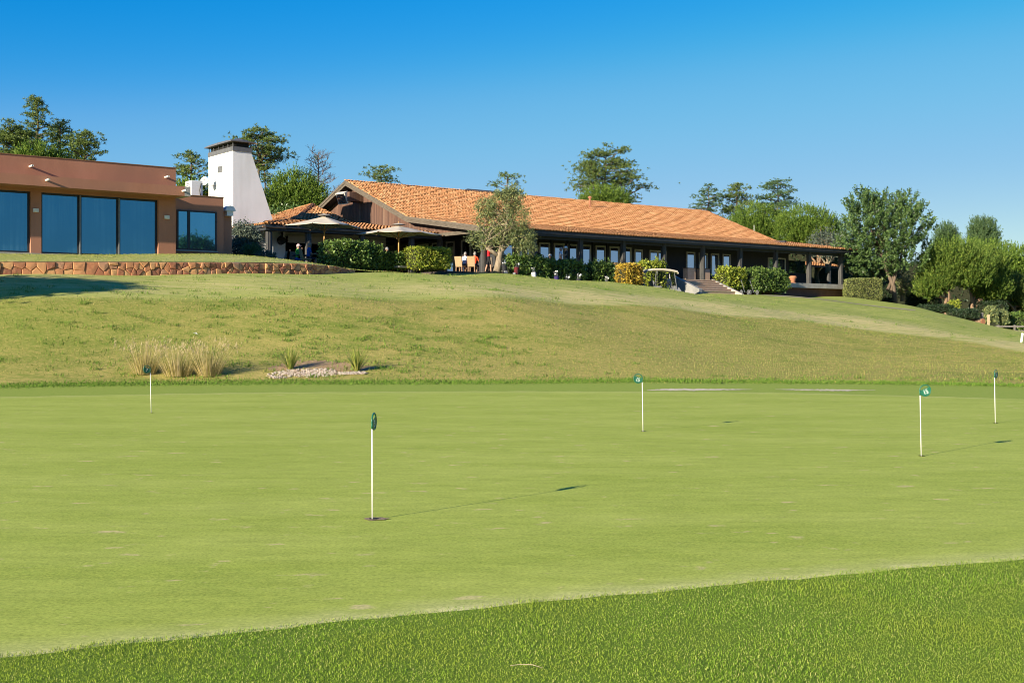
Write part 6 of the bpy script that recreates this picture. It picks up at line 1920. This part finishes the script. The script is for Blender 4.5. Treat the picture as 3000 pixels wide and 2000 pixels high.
# ------------------------------------------------------------------ golf bags, trolleys, cart, pots
def golf_bag(X, Y, z, label, seed, c=(.02, .02, .022), heads='white', tilt=12, ry=0, group='golf bags by the terrace'):
    rnd = random.Random(seed)
    root = empty('golf_bag', (X, Y, z), R(ry), label, 'golf bag', group)
    b = MB().lathe([(.13, 0), (.14, .04), (.13, .4), (.145, .78), (.15, .86)], n=14)
    body = b.build('bag', colmat('bag%d' % int(c[0] * 100 + c[2] * 37), c), root, rot=(R(-tilt), 0, 0), smooth=True)
    MB().bbox(-.1, .1, -.2, -.11, .12, .5, .02).build('pocket', M['grey'], body)
    MB().tube([(.12, -.05, .75), (.2, -.08, .5), (.13, -.05, .25)], .015, 6).build('strap', M['black'], body)
    for k in range(7):
        a = k * .9 + rnd.random(); r = .08
        x0, y0 = r * math.cos(a), r * math.sin(a); L = rnd.uniform(1.02, 1.22)
        cl = MB().tube([(x0 * .5, y0 * .5, .5), (x0 * 1.3, y0 * 1.3, L)], .006, 5).build('club', M['steel'], body)
        if k < 3: mb = MB().ball((x0 * 1.4, y0 * 1.4, L), (.055, .075, .065), 8)
        else: mb = MB().hexa([(x0 * 1.3 - .012, y0 * 1.3 - .03, L - .03), (x0 * 1.3 + .012, y0 * 1.3 - .03, L - .03), (x0 * 1.3 + .012, y0 * 1.3 + .05, L - .03), (x0 * 1.3 - .012, y0 * 1.3 + .05, L - .03),
                              (x0 * 1.3 - .008, y0 * 1.3 - .02, L + .02), (x0 * 1.3 + .008, y0 * 1.3 - .02, L + .02), (x0 * 1.3 + .008, y0 * 1.3 + .06, L + .05), (x0 * 1.3 - .008, y0 * 1.3 + .06, L + .05)])
        mb.build('club_head', M['plastic'] if (k < 2 or k == 4) and heads == 'white' else M['black'] if k < 3 else M['steel'], cl)
for i, (x, Y, dz, lb, c) in enumerate([(1481, 70.6, -.25, 'black golf bag with white covers right of the olive trunk', (.02, .02, .022)), (1508, 71.0, -.3, 'golf bag with red and green trim at the hedge foot', (.10, .012, .015)),
                                (1568, 71.6, -.45, 'golf bag with big white head covers in the hedge', (.5, .5, .5)), (1634, 72.6, -.55, 'golf bag with a round white cover under the standing men', (.03, .02, .10)),
                                (1656, 73.0, -.72, 'golf bag nearly hidden by the crest below the capped man', (.02, .02, .022)), (1693, 73.4, -.66, 'golf bag with two white covers at the hedge foot', (.03, .03, .03)),
                                (1775, 74.6, -.70, 'golf bag with white covers left of the yellow bush', (.02, .02, .022))]):
    X = px(x, Y); golf_bag(X, Y, gzs(X, Y) + dz - .1, lb, 200 + i, c, tilt=14, ry=random.uniform(-40, 40))

def golf_cart():
    Y = 76.0; X = px(1934, Y); z = gzs(X, Y + .0)
    z = min(z, 3.46) - .08
    root = empty('golf_cart', (X, Y, z), R(8), 'golf cart with a beige roof parked behind the lawn crest', 'golf cart')
    mb = MB(); v = []; f = []
    prof_ = [(-1.02, -.06), (-.98, .02), (-.6, .085), (0, .10), (.55, .06), (.98, -.03), (1.04, -.10)]
    for (x, z_) in prof_:
        for (y, dz) in ((-.62, -.07), (-.55, .0), (0, .03), (.55, 0), (.62, -.07), (.56, -.13), (-.56, -.13)):
            v.append((x, y, 1.80 + z_ + dz))
    for i in range(len(prof_) - 1):
        for k in range(7):
            j = (k + 1) % 7; f.append((i * 7 + k, i * 7 + 7 + k, i * 7 + 7 + j, i * 7 + j))
    f += [tuple(range(7)), tuple(range(len(v) - 1, len(v) - 8, -1))]
    MB().add(v, f).build('roof', M['cartroof'], root)
    for sy in (-.52, .52):
        MB().tube([(-.42, sy, .85), (-.43, sy, 1.45), (-.36, sy, 1.82)], .022, 6).tube([(-.34, sy, .85), (-.34, sy, 1.5), (-.28, sy, 1.82)], .016, 6).build('rear_strut', M['steel'], root)
        MB().tube([(.95, sy, .62), (.86, sy, 1.2), (.76, sy, 1.78)], .024, 6).build('windscreen_post', M['steel'], root)
        MB().tube([(.42, sy, .78), (.28, sy, 1.2), (.2, sy, 1.75)], .018, 6).build('middle_strut', M['black'], root)
    MB().add([(.94, -.5, .72), (.94, .5, .72), (.78, .5, 1.7), (.78, -.5, 1.7)], [(0, 1, 2, 3)]).build('windscreen', M['pane'], root)
    mb = MB()
    mb.hexa([(-1.15, -.55, .30), (1.2, -.55, .30), (1.2, .55, .30), (-1.15, .55, .30), (-1.1, -.58, .50), (1.25, -.58, .46), (1.25, .58, .46), (-1.1, .58, .50)])
    mb.hexa([(.72, -.55, .46), (1.25, -.55, .46), (1.25, .55, .46), (.72, .55, .46), (.85, -.48, .82), (1.12, -.45, .70), (1.12, .45, .70), (.85, .48, .82)])
    mb.hexa([(-1.1, -.56, .50), (-.2, -.56, .50), (-.2, .56, .50), (-1.1, .56, .50), (-1.05, -.55, .68), (-.22, -.55, .72), (-.22, .55, .72), (-1.05, .55, .68)])
    mb.build('body', M['grey'], root)
    MB().bbox(-.55, .02, -.52, .52, .70, .80, .03).build('seat', M['grey'], root)
    MB().hexa([(-.55, -.52, .78), (-.44, -.52, .78), (-.44, .52, .78), (-.55, .52, .78), (-.62, -.5, 1.12), (-.54, -.5, 1.12), (-.54, .5, 1.12), (-.62, .5, 1.12)]).build('seat_back', M['grey'], root)
    MB().tube([(-.62, -.56, .75), (-.5, -.56, .98), (-.2, -.56, .98), (-.05, -.56, .78)], .022, 6).build('armrest', M['black'], root)
    c = Vector((.45, -.25, 1.0)); ax = Vector((-.6, 0, .8)); a_ = Vector((0, 1, 0)); b_ = ax.cross(a_)
    MB().tube([c + (a_ * math.cos(t_) + b_ * math.sin(t_)) * .18 for t_ in [2 * math.pi * k / 20 for k in range(21)]], .016, 6, cap=False).tube([c, c - ax * .45], .022, 6).build('steering_wheel', M['black'], root)
    for (wx, wy) in ((-.8, -.52), (-.8, .52), (.82, -.52), (.82, .52)):
        w = MB().tube([(wx, wy - .1, .23), (wx, wy + .1, .23)], .23, 18).build('wheel', M['black'], root)
        MB().tube([(wx, wy - .11, .23), (wx, wy + .11, .23)], .12, 12).build('rim', M['plastic'], w)
    return X, Y, z
cX, cY, cZ = golf_cart()
golf_bag(cX - 1.12, cY - .28, cZ + .42, 'black golf bag strapped on the back of the golf cart, nearer side', 301, tilt=10, ry=60, group='bags on the golf cart')
golf_bag(cX - 1.22, cY + .28, cZ + .45, 'golf bag with red clubs on the far side of the cart', 302, (.08, .02, .02), tilt=10, ry=60, group='bags on the golf cart')

def trolley(X, Y, z, label, rz):
    root = empty('golf_trolley', (X, Y, z), rz, label, 'golf trolley', 'golf trolleys by the hedge')
    for sx in (-.28, .28):
        w = MB()
        ring = [(sx, .15 * math.cos(a), .15 + .15 * math.sin(a)) for a in [2 * math.pi * k / 18 for k in range(19)]]
        w.tube(ring, .022, 6, cap=False)
        for k in range(4):
            a = k * math.pi / 4; w.tube([(sx, .14 * math.cos(a), .15 + .14 * math.sin(a)), (sx, -.14 * math.cos(a), .15 - .14 * math.sin(a))], .008, 4)
        w.build('wheel', M['grey'], root)
    MB().tube([(-.28, 0, .15), (.28, 0, .15)], .014, 6).tube([(0, 0, .15), (0, .25, .6), (0, .5, 1.02)], .018, 6).build('frame', M['steel'], root)
    MB().tube([(-.1, .5, 1.02), (.1, .5, 1.02)], .02, 6).build('handle', M['black'], root)
for i, (x, lb) in enumerate(((2182, 'left golf trolley with grey wheels at the hedge foot'), (2208, 'right golf trolley with grey wheels at the hedge foot'))):
    Y = 82.6 + i * .5; X = px(x, Y); trolley(X, Y, gzs(X, Y) + .02, lb, R(20))
up_ = W(72.6, -58.6, FL)
rt = empty('terracotta_urn', up_, 0, 'round terracotta urn on the veranda slab', 'pot')
rt.scale = (.75, .75, .75)
MB().lathe([(.22, 0), (.26, .05), (.30, .35), (.42, .55), (.44, .62), (.36, .72), (.30, .74)], n=18).build('bowl', M['pot'], rt, smooth=True)
MB().bbox(-.28, .28, -.28, .28, -.001, .06, .01).build('base', M['pot'], rt)
for (u0, u1, lb) in ((62.0, 62.8, 'brown wooden planter box left of the veranda column above the steps'), (63.4, 64.3, 'brown wooden planter box right of the veranda column above the steps')):
    o = empty('planter_box', W((u0 + u1) / 2, -59.6, FL), PHI, lb, 'planter', 'planter boxes on the veranda')
    MB().bbox(-(u1 - u0) / 2, (u1 - u0) / 2, -.25, .25, 0, .85, .02).build('box', M['riser'], o)
    MB().box(-(u1 - u0) / 2 - .02, (u1 - u0) / 2 + .02, -.27, .27, .85, .89).build('rim', M['ribwood'], o)
br = empty('broom', W(65.2, -58.9, FL), PHI, 'broom leaning upright by the veranda door', 'broom')
MB().tube([(0, 0, .1), (-.1, .3, 1.5)], .015, 6).build('handle', M['steel'], br)
MB().box(-.2, .2, -.05, .05, 0, .12).build('head', M['black'], br)
